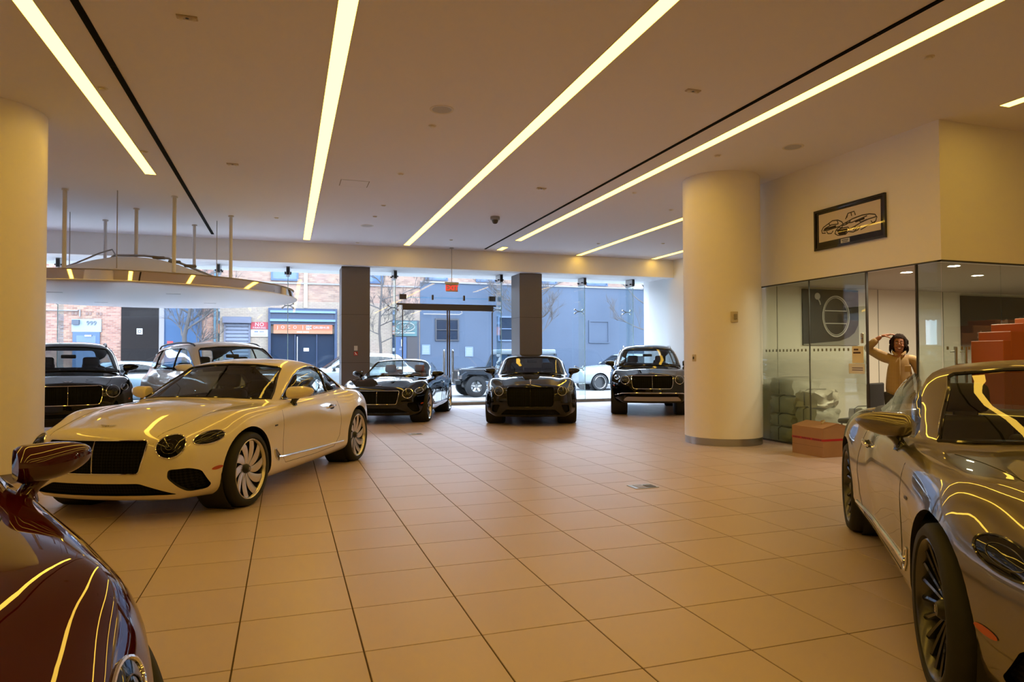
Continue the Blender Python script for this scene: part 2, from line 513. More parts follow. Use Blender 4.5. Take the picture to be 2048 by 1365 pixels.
def poly_patch(poly, fn, step=.03):
    """fill a polygon (2D) and lift every vertex with fn(u,v) -> Vector; returns an MB"""
    bm = bmesh.new()
    vs = []
    P = [Vector(p) for p in poly]
    dens = []
    for i, p in enumerate(P):
        q = P[(i+1) % len(P)]
        k = max(1, int((q-p).length/step))
        for j in range(k): dens.append(p.lerp(q, j/k))
    vs = [bm.verts.new((p.x, p.y, 0)) for p in dens]
    bm.faces.new(vs)
    x0, x1 = min(p.x for p in P), max(p.x for p in P); y0, y1 = min(p.y for p in P), max(p.y for p in P)
    for k in range(1, int((x1-x0)/step)+1):
        bmesh.ops.bisect_plane(bm, geom=bm.verts[:]+bm.edges[:]+bm.faces[:], plane_co=(x0+k*step+1e-4, 0, 0), plane_no=(1, 0, 0))
    for k in range(1, int((y1-y0)/step)+1):
        bmesh.ops.bisect_plane(bm, geom=bm.verts[:]+bm.edges[:]+bm.faces[:], plane_co=(0, y0+k*step+1e-4, 0), plane_no=(0, 1, 0))
    bad = []
    for v in bm.verts:
        p = fn(v.co.x, v.co.y)
        if p is None: bad.append(v)
        else: v.co = p
    if bad: bmesh.ops.delete(bm, geom=bad, context='VERTS')
    mb = MB().frombm(bm); bm.free()
    return mb

def lift(poly, fn, step=.04, closed=True):
    P = [Vector(p) for p in poly]; out = []
    n = len(P) if closed else len(P)-1
    for i in range(n):
        a, b = P[i], P[(i+1) % len(P)]
        k = max(1, int((b-a).length/step))
        for j in range(k):
            q = a.lerp(b, j/k); r = fn(q.x, q.y)
            if r is not None: out.append(r)
    if not closed:
        r = fn(P[-1].x, P[-1].y)
        if r is not None: out.append(r)
    return out
# ------------------------------------------------------------------ car paint and parts
def paint(name, col, metal=0.0, rough=0.35, flake=0.0):
    if name in MATS: return MATS[name]
    m = mat(name, col, rough, metal, 1.0)
    b = m.node_tree.nodes['Principled BSDF']
    b.inputs['Coat Roughness'].default_value = 0.015
    b.inputs['Coat IOR'].default_value = 1.5
    if max(col) < .2: b.inputs['Specular IOR Level'].default_value = 0.0
    if flake:
        nt = m.node_tree
        tc = nt.nodes.new('ShaderNodeTexCoord'); nz = nt.nodes.new('ShaderNodeTexNoise')
        nz.inputs['Scale'].default_value = 900
        nt.links.new(tc.outputs['Object'], nz.inputs['Vector'])
        mr = nt.nodes.new('ShaderNodeMapRange')
        mr.inputs['To Min'].default_value = rough-flake; mr.inputs['To Max'].default_value = rough+flake
        nt.links.new(nz.outputs['Fac'], mr.inputs['Value']); nt.links.new(mr.outputs['Result'], b.inputs['Roughness'])
    return m

def grille_mat():
    if 'grille_mesh' in MATS: return MATS['grille_mesh']
    m = mat('grille_mesh', (0.004,0.004,0.004), 0.8, spec=.1)
    nt = m.node_tree; b = nt.nodes['Principled BSDF']
    tc = nt.nodes.new('ShaderNodeTexCoord'); mp = nt.nodes.new('ShaderNodeMapping')
    mp.inputs['Rotation'].default_value = (math.pi/4, 0, 0); mp.inputs['Scale'].default_value = (1, 55, 55)
    ck = nt.nodes.new('ShaderNodeTexChecker'); ck.inputs['Scale'].default_value = 1.0
    ck.inputs['Color1'].default_value = (0.010,0.010,0.010,1); ck.inputs['Color2'].default_value = (0.002,0.002,0.002,1)
    nt.links.new(tc.outputs['Object'], mp.inputs['Vector']); nt.links.new(mp.outputs['Vector'], ck.inputs['Vector'])
    nt.links.new(ck.outputs['Color'], b.inputs['Base Color'])
    return m
M_GRILLE = grille_mat()
M_LENS = mat('headlamp_lens', (0.004,0.004,0.0045), 0.03)
M_LENSRING = mat('headlamp_reflector', (0.10,0.10,0.105), 0.2, 1.0)
M_ORANGE = mat('side_marker_orange', (0.45,0.06,0.008), 0.25, 0, 0.6)
M_SPOKE_SILVER = mat('alloy_machined_silver', (0.62,0.60,0.57), 0.22, 1.0)
M_SPOKE_GREY = mat('alloy_dark_grey', (0.10,0.10,0.105), 0.25, 0.8)
M_SPOKE_BLACK = mat('alloy_gloss_black', (0.012,0.012,0.013), 0.15, 0.3, 0.6)
M_DISC = mat('brake_disc_steel', (0.10,0.10,0.10), 0.4, 0.9)
M_SEAM = mat('panel_gap_black', (0.004,0.004,0.004), 0.8)
M_HUBLOGO = mat('hub_letter_silver', (0.75,0.75,0.75), 0.2, 1.0)

WHEELS = {}
def wheel_meshes(style, R, rim):
    key = (style, R, rim)
    if key in WHEELS: return WHEELS[key]
    k = rim/.283
    t = MB().lathe([(rim+.002,-.118),(rim+.012,-.135),(R-.028,-.138),(R-.006,-.118),(R,-.085),(R,-.03),(R-.006,-.028),(R-.006,-.018),(R,-.016),(R,.016),(R-.006,.018),(R-.006,.028),(R,.03),(R,.085),(R-.006,.118),(R-.028,.138),(rim+.012,.135),(rim+.002,.118)], 56, 'y')
    tire = t.mesh('tire', 50, True)
    r = MB().lathe([(rim+.003,.112),(rim+.003,.126),(rim-.004,.130),(rim-.013,.122),(rim-.02,.10),(rim-.03,.02),(rim-.035,-.11)], 56, 'y')
    r.lathe([(.0,-.03),(rim-.03,-.03)], 40, 'y', mi=1)
    rimm = r.mesh('rim', 50)
    d = MB().lathe([(.07,.012),(.195,.012),(.195,-.012),(.07,-.012)], 40, 'y', closed=True)
    disc = d.mesh('brake_disc', 30)
    n = {'turbine': 10, 'ten': 10, 'twin': 20}[style]
    s = MB(); fr = []; bk = []
    K = 9
    for i in range(K):
        u = i/(K-1); rr = .045+(rim-.012-.045)*u
        if style == 'turbine': ph = .42*u**1.4-.12; w = (.017+.030*math.sin(min(1, u*1.15)*math.pi*.62))*k; y = .075+.030*u
        elif style == 'ten': ph = .10*u; w = (.014+.015*u)*k; y = .07+.035*u
        else: ph = .05*u; w = (.007+.006*u)*k; y = .06+.045*u
        if i == 0: w *= .8
        for q, lst, dy in ((1, fr, 0), (1, bk, -.022)):
            lst.append([(rr*math.sin(ph)-w*math.cos(ph)*.92, y+dy, rr*math.cos(ph)+w*math.sin(ph)*.92), (rr*math.sin(ph), y+dy+(.005 if dy == 0 else 0), rr*math.cos(ph)), (rr*math.sin(ph)+w*math.cos(ph)*.92, y+dy, rr*math.cos(ph)-w*math.sin(ph)*.92)])
    s.grid(fr, flip=True)
    s.grid([[a[0], b[0]] for a, b in zip(fr, bk)], mi=1, flip=False)
    s.grid([[a[2], b[2]] for a, b in zip(fr, bk)], mi=1, flip=True)
    spoke = s.mesh('spoke', 40)
    h = MB().lathe([(0,.108),(.028,.107),(.033,.100),(.040,.090),(.046,.06),(.046,.0)], 28, 'y')
    hub = h.mesh('hub', 40)
    cap = text_mesh('B', .042, .004, name='hub_letter')
    WHEELS[key] = (tire, rimm, disc, spoke, hub, cap, n)
    return WHEELS[key]

def add_wheel(root, x, sg, C, style, rimmat, spokemat, spokeside, ytrack, full=True, steer=0.0):
    tire, rimm, disc, spoke, hub, cap, n = wheel_meshes(style, C['wr'], C['rim'])
    w = obj('wheel', rimm, [rimmat, M_BLACK], root, loc=(x, ytrack*sg, C['wr']))
    w.rotation_euler = (0, 0, (0 if sg > 0 else math.pi)+steer)
    obj('tire', tire, M_RUBBER, w)
    if full:
        obj('brake_disc', disc, M_DISC, w)
        for i in range(n):
            obj('spoke', spoke, [spokemat, spokeside], w, rot=(0, 2*math.pi*(i+.3)/n, 0))
        hb = obj('hub', hub, M_BLACK, w)
        obj('hub_letter', cap, M_HUBLOGO, w, loc=(0, .1095, 0), rot=(math.pi/2, 0, math.pi))
    # liner of the wheel housing, fixed to the body
    key = ('liner', C['ar'])
    if key not in WHEELS:
        WHEELS[key] = MB().lathe([(C['ar']+.004,.30),(C['ar']+.004,.02),(C['ar']-.05,-.02),(0,-.02)], 40, 'y').mesh('wheel_liner', 40)
    obj('wheel_liner', WHEELS[key], M_DARKIN, root, loc=(x, .585*sg, C['wr']+.012), rot=(0, 0, 0 if sg > 0 else math.pi))
    return w

MIRR = {}
def mirror_meshes():
    if MIRR: return MIRR
    G = []; n = 24; K = 22
    for i in range(K+1):
        t = (i/K)**1.0; y = .262*t
        gi_ = min(1.0, .80+.20*math.sin(min(1, t/.10)*math.pi/2))
        go = max(0.0, 1-max(0.0, (t-.22)/.78)**2.3)**.55
        g = gi_*go
        row = []
        for j in range(n):
            a = 2*math.pi*j/n; ca, sa = math.cos(a), math.sin(a)
            dx = (.100 if ca > 0 else .045)*(.35*gi_+.65*go if t < .99 else 0)*go**.5*abs(ca)**.75*(1 if ca > 0 else -1)
            dz = (.074 if sa > 0 else .066)*g*abs(sa)**.8*(1 if sa > 0 else -1)
            row.append((dx-.055*t*t, y, dz+.022*t*t))
        G.append(row)
    m = MB(); m.grid([r+[r[0]] for r in G])
    m.add(G[0], [tuple(range(n))])
    MIRR['shell'] = m.mesh('mirror_shell', 50, True)
    a = MB(); rows = []
    for (z, y, rx, ry) in ((-.03,.085,.055,.060),(-.062,.070,.050,.042),(-.085,.052,.046,.034),(-.108,.036,.055,.036),(-.135,.018,.080,.060)):
        rows.append([(-.005+rx*math.cos(2*math.pi*j/14), y+ry*math.sin(2*math.pi*j/14), z) for j in range(15)])
    a.grid(rows)
    MIRR['arm'] = a.mesh('mirror_arm', 60, True)
    g = MB()
    lens = [(-.055-.05*(y/.265)**2, y, z) for y, z in round_poly([(.03,-.052),(.21,-.042),(.235,.01),(.20,.055),(.03,.06)], .03)]
    g.add(lens, [tuple(range(len(lens)))])
    MIRR['lens'] = g.mesh('mirror_glass')
    return MIRR

def seat_mesh(w=.50, h=.62, hr=True):
    m = MB()
    st = len(m.v)
    m.bevbox(-.07,.07,-w/2,w/2,0,h,.06,3)
    for sg in (1,-1): m.bevbox(-.02,.11,sg*w/2-.05,sg*w/2+.05,.02,h-.12,.045,3)
    if hr: m.bevbox(-.06,.06,-.14,.14,h+.02,h+.21,.05,3); m.bevbox(-.02,.02,-.07,.07,h-.02,h+.06,.01,1)
    return m

def wing_badge(w=.13):
    m = MB(); h = w*.23
    for sg in (1, -1):
        for k in range(4):
            y0 = .010+.002*k; y1 = w/2*(1-.14*k)
            z = h*(.22-.19*k)
            P = [(y0*sg, z+h*.08), (y1*sg, z+h*.22), (y1*.9*sg, z+h*.02), (y0*sg, z-h*.08)]
            m.prism(P, 0, .006, 'x')
    m.lathe([(0,.009),(.010,.008),(.012,0)], 14, 'x')
    return m
# ------------------------------------------------------------------ body types
def mirrored(poly): return [(-a, b) for a, b in reversed(poly)]

def check_cut(car):
    bm = bmesh.new(); bm.from_mesh(car.mesh); t = BVHTree.FromBMesh(bm)
    z = sum(p[1] for p in car.ws)/len(car.ws)
    h = t.ray_cast(Vector((6, .1, z)), Vector((-1, 0, 0))); g = car.front(.1, z)
    d = sum(p[0] for p in car.dlo)/len(car.dlo); zz = sum(_inside(car.dlo, d))/2
    k = t.ray_cast(Vector((car.S(d), 3, zz)), Vector((0, -1, 0)))
    bm.free()
    if k[0] is not None and abs(k[0].y) > .3 or (h[0] is not None and abs(h[0].x-g.x) < .05): print('cut failed', car.name)

def type_gt(conv):
    car = Car(GT, 'grand_tourer')
    up = [(1.79,.956),(1.94,1.022),(2.12,1.112),(2.29,1.202),(2.46,1.257),(2.68,1.292),(2.9,1.300),(3.1,1.285),(3.3,1.243),(3.5,1.170),(3.66,1.085),(3.73,1.025)]
    lo = [(3.735,1.008),(3.70,.997),(3.4,.980),(3.0,.968),(2.5,.960)]
    car.dlo = up+lo
    car.dlo_split = [3.12]
    car.ws = [(-.745,.968),(-.4,.997),(0,1.006),(.4,.997),(.745,.968),(.672,1.10),(.60,1.22),(.572,1.285),(.54,1.302),(.3,1.330),(0,1.340),(-.3,1.330),(-.54,1.302),(-.572,1.285),(-.60,1.22),(-.672,1.10)]
    car.rw = [(-.46,1.05),(.46,1.05),(.44,1.20),(.40,1.29),(-.40,1.29),(-.44,1.20)]
    car.grille = round_poly([(-.405,.435),(.405,.435),(.447,.60),(.458,.712),(-.458,.712),(-.447,.60)], .03)
    car.intake = round_poly([(-.40,.352),(.40,.352),(.67,.243),(-.67,.243)], .03)
    car.vent = round_poly([(.625,.462),(.765,.470),(.81,.44),(.835,.295),(.805,.258),(.73,.258),(.615,.39)], .025)
    car.lamps = [(.625,.655,.100,.096),(.810,.705,.062,.056)]
    car.badge_d, car.hood = .20, [(.10,.50),(.5,.585),(.9,.63),(1.2,.68),(1.42,.735)]
    car.door = [(1.60,.905),(1.585,.75),(1.57,.55),(1.58,.36),(1.64,.30),(2.4,.285),(2.95,.30),(3.10,.42),(3.14,.62),(3.16,.80),(3.13,.955)]
    car.handle = (2.93,.795)
    car.strip = [(1.46,.385),(1.60,.372),(2.4,.345),(3.22,.335)]
    car.sidevent = [(1.36,.475),(1.40,.475),(1.50,.40),(1.46,.345),(1.39,.40)]
    car.marker = (.46,.435)
    car.badge_side = (1.40,.715)
    car.dash = (1.72,2.02,.62,.955); car.seat_s = (2.62, 3.35); car.seat_z = .42
    car.mirror = (1.93,.80,1.02)
    car.doorline2 = None
    cut, cut2 = MB(), MB(); arch_cut(cut, car)
    _cut_front(cut, car)
    X = [(car.S(a), z) for a, z in car.dlo]
    if not conv:
        for sg in (1, -1): cut.prism(X, .30*sg, 1.3*sg, 'y')
        cut2.prism(car.rw, car.S(3.35), car.S(4.6), 'x')
    else:
        P = [(2.46,1.7),(2.45,1.345),(2.43,1.30),(2.33,1.218),(2.12,1.096),(1.96,1.0),(1.92,.953),(2.6,.955),(3.2,.964),(3.6,.974),(3.8,.984),(4.1,.992),(4.25,1.0),(4.40,1.03),(4.6,1.7)]
        cut.prism([(car.S(a), z) for a, z in P], -1.3, 1.3, 'y')
    cut2.prism(car.ws, car.S(1.28), car.S(2.44), 'x')
    car.mesh = car.body_mesh([cut, cut2], 'body'); check_cut(car)
    car.conv = conv
    return car

def _cut_front(cut, car):
    cut.prism(car.grille, 4, car.S(.33), 'x')
    cut.prism(car.intake, 4, car.S(.45), 'x')
    if car.vent:
        cut.prism(car.vent, 4, car.S(.55), 'x'); cut.prism(mirrored(car.vent), 4, car.S(.55), 'x')

SPUR = remap(GT, [(0,0),(.9,.93),(1.5,1.47),(2.3,2.22),(2.75,2.90),(3.2,3.65),(3.75,4.12),(4.3,4.65),(4.85,5.30)],
             [(0,0),(.2,.20),(.62,.66),(.79,.84),(.90,.955),(1.0,1.055),(1.20,1.29),(1.405,1.485)], 1.005, wr=.36, ar=.40, rim=.283)
SUVC = remap(GT, [(0,0),(.9,.93),(1.5,1.42),(2.3,2.20),(2.75,2.75),(3.75,3.925),(4.3,4.5),(4.85,5.13)],
             [(0,0),(.16,.29),(.25,.37),(.45,.55),(.62,.78),(.79,.98),(.93,1.115),(1.0,1.185),(1.405,1.72)], 1.015, wr=.385, ar=.43, rim=.285)
SUVC['y'][6] = [(s, v) for s, v in SUVC['y'][6] if s < 2.6]+[(2.75,.85),(3.925,.855),(4.4,.82),(4.8,.74),(5.13,.60)]
SUVC['z'][6] = [(s, v) for s, v in SUVC['z'][6] if s < 2.6]+[(2.75,1.135),(3.925,1.165),(4.4,1.16),(4.8,1.10),(5.13,1.0)]
SUVC['y'][7] = [(0,.48),(.6,.58),(.93,.61),(1.25,.66),(1.45,.74),(1.6,.79),(1.95,.80),(2.2,.785),(2.75,.775),(3.5,.77),(4.2,.755),(4.6,.715),(4.9,.66),(5.13,.52)]
SUVC['z'][7] = [(0,.965),(.3,1.02),(.6,1.075),(.93,1.105),(1.25,1.13),(1.45,1.145),(1.6,1.195),(1.95,1.31),(2.2,1.385),(2.75,1.425),(3.5,1.425),(4.2,1.40),(4.6,1.33),(4.9,1.17),(5.13,1.02)]
SUVC['y'][8] = [(0,.36),(.6,.44),(.93,.47),(1.25,.53),(1.45,.62),(1.6,.675),(1.95,.685),(2.2,.665),(2.75,.65),(3.5,.645),(4.2,.62),(4.6,.60),(4.9,.58),(5.13,.44)]
SUVC['z'][8] = [(0,.985),(.3,1.045),(.6,1.095),(.93,1.125),(1.25,1.15),(1.42,1.16),(1.6,1.245),(1.95,1.45),(2.2,1.59),(2.5,1.645),(2.75,1.655),(3.5,1.655),(4.2,1.61),(4.6,1.50),(4.9,1.22),(5.13,1.03)]
SUVC['y'][9] = [(0,.18),(.6,.22),(1.25,.29),(1.45,.34),(1.95,.39),(2.2,.39),(3.5,.38),(4.6,.33),(5.13,.22)]
SUVC['z'][9] = [(0,1.0),(.3,1.06),(.6,1.11),(.93,1.145),(1.25,1.17),(1.42,1.175),(1.55,1.235),(1.95,1.495),(2.2,1.645),(2.5,1.705),(2.75,1.72),(3.5,1.715),(4.2,1.66),(4.6,1.54),(4.9,1.24),(5.13,1.035)]
SUVC['z'][10] = [(0,1.005),(.3,1.065),(.6,1.115),(.93,1.15),(1.25,1.178),(1.42,1.182),(1.55,1.245),(1.95,1.51),(2.2,1.66),(2.5,1.72),(2.75,1.735),(3.5,1.73),(4.2,1.675),(4.6,1.55),(4.9,1.245),(5.13,1.04)]
SUVC['y'][10] = [(0,0),(5.13,0)]
SUVC['wsr'] = (1.1,1.5,2.2,2.8)

SPUR['y'][0] = [(0,.70)]+SPUR['y'][0][1:]
SPUR['y'][1] = [(0,.80),(.3,.90)]+SPUR['y'][1][2:]
SPUR['y'][2] = [(0,.83),(.3,.925)]+SPUR['y'][2][2:]
SPUR['y'][3] = [(0,.83),(.3,.92)]+SPUR['y'][3][2:]
SPUR['y'][4] = [(0,.80),(.3,.88)]+SPUR['y'][4][2:]
SPUR['sweep'] = .16
def type_spur():
    car = Car(SPUR, 'sedan')
    car.dlo = [(1.93,1.012),(2.05,1.10),(2.2,1.195),(2.36,1.28),(2.6,1.345),(2.9,1.378),(3.3,1.372),(3.6,1.325),(3.85,1.24),(4.05,1.13),(4.08,1.06),(3.7,1.035),(3.0,1.02),(2.4,1.012)]
    car.dlo_split = [2.98,3.72]
    car.ws = [(-.675,1.040),(-.4,1.058),(0,1.066),(.4,1.058),(.675,1.040),(.64,1.16),(.60,1.295),(.572,1.362),(.54,1.382),(.3,1.405),(0,1.415),(-.3,1.405),(-.54,1.382),(-.572,1.362),(-.60,1.295),(-.64,1.16)]
    car.rw = [(-.46,1.13),(.46,1.13),(.43,1.30),(.38,1.37),(-.38,1.37),(-.43,1.30)]
    car.grille = round_poly([(-.46,.40),(.46,.40),(.485,.60),(.48,.80),(-.48,.80),(-.485,.60)], .06)
    car.intake = round_poly([(-.50,.345),(.50,.345),(.62,.235),(-.62,.235)], .03)
    car.vent = round_poly([(.62,.44),(.78,.44),(.80,.30),(.70,.27)], .03)
    car.lamps = [(.645,.715,.090,.086),(.825,.755,.055,.050)]
    car.badge_d, car.hood = .22, [(.10,.54),(.5,.60),(.9,.65),(1.3,.71),(1.52,.74)]
    car.door = [(1.62,.955),(1.60,.70),(1.60,.36),(1.66,.30),(2.85,.30),(2.92,.36),(2.95,1.01)]
    car.handle = (2.75,.86)
    car.strip = [(1.50,.40),(3.55,.36)]
    car.sidevent = [(1.36,.62),(1.45,.62),(1.47,.54),(1.38,.54)]
    car.marker = (.50,.50); car.badge_side = None
    car.dash = (1.72,1.98,.64,1.02); car.seat_s = (2.60,3.60); car.seat_z = .47
    car.mirror = (1.95,.81,1.085)
    cut, cut2 = MB(), MB(); arch_cut(cut, car); _cut_front(cut, car)
    for sg in (1, -1): cut.prism([(car.S(a), z) for a, z in car.dlo], .30*sg, 1.3*sg, 'y')
    cut2.prism(car.rw, car.S(3.5), car.S(4.9), 'x')
    cut2.prism(car.ws, car.S(1.35), car.S(2.42), 'x')
    car.mesh = car.body_mesh([cut, cut2], 'body'); check_cut(car); car.conv = False
    return car

def type_suv(front=True):
    car = Car(SUVC, 'suv')
    car.dlo = [(1.80,1.172),(1.95,1.265),(2.1,1.36),(2.27,1.46),(2.45,1.545),(2.65,1.59),(3.0,1.605),(3.6,1.60),(4.0,1.565),(4.30,1.49),(4.52,1.37),(4.60,1.26),(4.57,1.215),(4.2,1.20),(3.4,1.19),(2.5,1.178)]
    car.dlo_split = [2.92,3.92]
    car.ws = [(-.755,1.172),(-.4,1.192),(0,1.200),(.4,1.192),(.755,1.172),(.725,1.27),(.675,1.42),(.63,1.555),(.59,1.592),(.3,1.622),(0,1.630),(-.3,1.622),(-.59,1.592),(-.63,1.555),(-.675,1.42),(-.725,1.27)]
    car.rw = round_poly([(-.50,1.22),(.50,1.22),(.52,1.38),(.46,1.58),(-.46,1.58),(-.52,1.38)], .06)
    car.grille = round_poly([(-.44,.66),(.44,.66),(.475,.78),(.48,.965),(-.48,.965),(-.475,.78)], .05)
    car.intake = round_poly([(-.62,.52),(.62,.52),(.60,.45),(-.60,.45)], .03)
    car.vent = None
    car.lamps = [(.63,.865,.100,.096),(.815,.925,.060,.056)]
    car.badge_d, car.hood = .24, [(.12,.50),(.5,.60),(.9,.66),(1.25,.71),(1.45,.76)]
    car.door = [(1.60,1.10),(1.57,.80),(1.58,.52),(1.64,.46),(2.80,.45),(2.86,.52),(2.90,1.17)]
    car.handle = (2.68,1.0)
    car.strip = [(1.55,.50),(3.4,.50)]
    car.sidevent = [(1.38,.86),(1.46,.86),(1.48,.74),(1.40,.74)]
    car.marker = (.50,.72); car.badge_side = None
    car.dash = (1.68,1.95,.68,1.15); car.seat_s = (2.55,3.45); car.seat_z = .63
    car.mirror = (1.88,.835,1.235)
    cut, cut2 = MB(), MB(); arch_cut(cut, car)
    if front: _cut_front(cut, car)
    for sg in (1, -1): cut.prism([(car.S(a), z) for a, z in car.dlo], .30*sg, 1.3*sg, 'y')
    cut2.prism(car.rw, car.S(4.05), car.S(5.4), 'x')
    cut2.prism(car.ws, car.S(1.30), car.S(2.36), 'x')
    car.mesh = car.body_mesh([cut, cut2], 'body'); check_cut(car); car.conv = False
    return car

PARTS = {}
def cached(car, key, fn):
    k = (id(car), key)
    if k not in PARTS: PARTS[k] = fn()
    return PARTS[k]

def split_dlo(car):
    """side window polygon cut at the pillars into panes"""
    out = []; xs = [-9]+list(car.dlo_split)+[99]
    for a, b in zip(xs[:-1], xs[1:]):
        P = [Vector(p) for p in car.dlo]
        for lim, keep in ((a+.012, 1), (b-.012, -1)):
            Q = []
            for i in range(len(P)):
                p, q = P[i], P[(i+1) % len(P)]
                ip, iq = (p.x-lim)*keep >= 0, (q.x-lim)*keep >= 0
                if ip: Q.append(p)
                if ip != iq: Q.append(p.lerp(q, (lim-p.x)/(q.x-p.x)))
            P = Q
        if len(P) > 2: out.append([tuple(p) for p in P])
    return out

def build_car(car, name, label, loc, heading, pm, style='ten', spoke=(None, None), rimmat=None, trim=None, seats=None,
              glass=None, side_glass=True, group=None, details=True, badge=True, front=True, ornament=False, orange=True, rails=False, full_wheels=(1,1,1,1), steer=0.0, chrome_bumper=False, mirrors=(1,-1), bronze=None, lamp_trim=None):
    C = car.C
    trim = trim or M_CHROME; seats = seats or M_SEAT_BLK; glass = glass or M_CARGLASS
    root = empty(name, (loc[0], loc[1], loc[2] if len(loc) > 2 else 0), heading, label, 'car', group)
    body = obj('body', car.mesh, [pm, M_DARKIN], root)
    S = car.S
    sp = spoke[0] or M_SPOKE_SILVER; sps = spoke[1] or M_SPOKE_BLACK; rimmat = rimmat or sp
    k = 0
    for d in (C['fa'], C['ra']):
        for sg in (1, -1):
            add_wheel(root, S(d), sg, C, style, rimmat, sp, sps, .825 if d == C['fa'] else .835, bool(full_wheels[k]), steer if d == C['fa'] else 0.0); k += 1
    # glazing
    w = cached(car, 'ws', lambda: poly_patch(car.ws, lambda y, z: car.front(y, z, -.004), .06).mesh('windshield', True))
    obj('windshield', w, glass, root)
    if not car.conv:
        w = cached(car, 'rw', lambda: poly_patch(car.rw, lambda y, z: car.rear(y, z, -.006), .06).mesh('rear_window', True))
        obj('rear_window', w, glass, root)
    if side_glass:
        for i, P in enumerate(split_dlo(car)):
            for sg in (1, -1):
                w = cached(car, ('sg', i, sg), lambda: poly_patch(P, lambda d, z: car.side(d, z, sg, -.006), .06).mesh('side_window', True))
                obj('side_window', w, glass, root)
        if not car.conv:
            for d0 in car.dlo_split:
                for sg in (1, -1):
                    def pil():
                        zs = [z for z in np.linspace(.9, 1.75, 60)]
                        up = _inside(car.dlo, d0)
                        return MB().tube([car.side(d0, z, sg, -.004) for z in np.linspace(up[0], up[1], 8)], .016, 6).mesh('pillar_trim', True)
                    obj('pillar_trim', cached(car, ('pil', d0, sg), pil), M_GLOSSBLACK, root)
    # bright trim round the side windows
    for sg in (1, -1):
        def tr():
            if car.conv: pts = lift([(1.98,.955),(2.6,.957),(3.2,.966),(3.6,.976)], lambda d, z: car.side(d, z-.006, sg, .002), .08, False); return MB().tube(pts, .007, 6).mesh('window_trim', True)
            return MB().tube(lift(car.dlo, lambda d, z: car.side(d, z, sg, .001), .06), .008, 6, closed=True).mesh('window_trim', True)
        obj('window_trim', cached(car, ('wt', sg), tr), trim, root)
    obj('windshield_seal', cached(car, 'wseal', lambda: MB().tube(lift(car.ws, lambda y, z: car.front(y, z, 0), .06), .011, 6, closed=True).mesh('windshield_seal', True)), M_GLOSSBLACK, root)
    # front
    if front:
        g = obj('grille', cached(car, 'gr', lambda: poly_patch(car.grille, lambda y, z: car.front(y, z, -.022), .08).mesh('grille', True)), M_GRILLE, root)
        obj('grille_frame', cached(car, 'gf', lambda: MB().tube(lift(car.grille, lambda y, z: car.front(y, z, .002), .05), .0065, 6, closed=True).mesh('grille_frame', True)), trim, g)
        z0, z1 = min(p[1] for p in car.grille), max(p[1] for p in car.grille)
        obj('grille_bar', cached(car, 'gb', lambda: MB().tube([car.front(0, z, -.008) for z in np.linspace(z0, z1, 6)], .004, 6).mesh('grille_bar', True)), trim, g)
        def slats():
            m = MB()
            yy = max(p[0] for p in car.grille)
            for i in range(-9, 10):
                if i == 0: continue
                y = yy*.94*i/9.6
                zz = np.linspace(z0+.02, z1-.015, 4)
                m.tube([p for p in (car.front(y, z, -.020) for z in zz) if p is not None], .003, 5)
            return m.mesh('grille_vanes', True)
        tag(obj('grille_vanes', cached(car, 'gsl', slats), M_VANE, g), kind='stuff')
        obj('lower_intake', cached(car, 'li', lambda: poly_patch(car.intake, lambda y, z: car.front(y, z, -.024), .08).mesh('lower_intake', True)), M_GRILLE, root)
        if car.vent:
            for sg in (1, -1):
                P = car.vent if sg > 0 else mirrored(car.vent)
                obj('side_intake', cached(car, ('sv', sg), lambda: poly_patch(P, lambda y, z: car.front(y, z, -.03), .06).mesh('side_intake', True)), M_GRILLE, root)
        for (y, z, ry, rz) in car.lamps:
            for sg in (1, -1):
                def lens(q=1.0, off=.003):
                    n = 26
                    rows = [[car.front(sg*(y+ry*q*f*math.cos(2*math.pi*j/n)), z+rz*q*f*math.sin(2*math.pi*j/n), off+.010*(1-(q*f)**2)) for j in range(n+1)] for f in (.02,.35,.7,1.0)]
                    rows = [[p for p in r] for r in rows]
                    if any(p is None for r in rows for p in r): return None
                    return MB().grid(rows, flip=sg < 0)
                def ring(q, r, off=.004):
                    n = 30
                    pts = [car.front(sg*(y+ry*q*math.cos(2*math.pi*j/n)), z+rz*q*math.sin(2*math.pi*j/n), off+.010*(1-q*q)) for j in range(n)]
                    return MB().tube([p for p in pts if p is not None], r, 6, closed=True)
                hl = obj('headlamp', cached(car, ('hl', y, sg), lambda: lens().mesh('headlamp', True)), M_LENS, root)
                obj('headlamp_bezel', cached(car, ('hb', y, sg), lambda: ring(1.0, .0052).mesh('headlamp_bezel', True)), lamp_trim or trim, hl)
                obj('headlamp_ring', cached(car, ('hr', y, sg), lambda: ring(.58, .0022).mesh('headlamp_ring', True)), M_LENSRING, hl)
                if ry > .08:
                    obj('headlamp_core', cached(car, ('hc', y, sg), lambda: ring(.26, .0035).mesh('headlamp_core', True)), M_LENSRING, hl)
        if badge:
            p = car.top(car.badge_d, 0, .002)
            b = obj('hood_badge', cached(car, 'wb', lambda: wing_badge(.15).mesh('hood_badge', True)), M_CHROME, root, loc=p, rot=(0, -math.radians(58), 0))
        if ornament:
            def orn():
                m = MB(); m.tube([(0,0,0),(.01,0,.03),(-.01,0,.07),(-.035,0,.10)], [.012,.008,.010,.004], 8)
                for sg in (1,-1): m.tube([(0,.004*sg,.055),(-.04,.02*sg,.075),(-.075,.03*sg,.10)], [.007,.006,.002], 6)
                return m.mesh('hood_ornament', True)
            obj('hood_ornament', cached(car, 'orn', orn), M_CHROME, root, loc=car.top(.17, 0, 0))
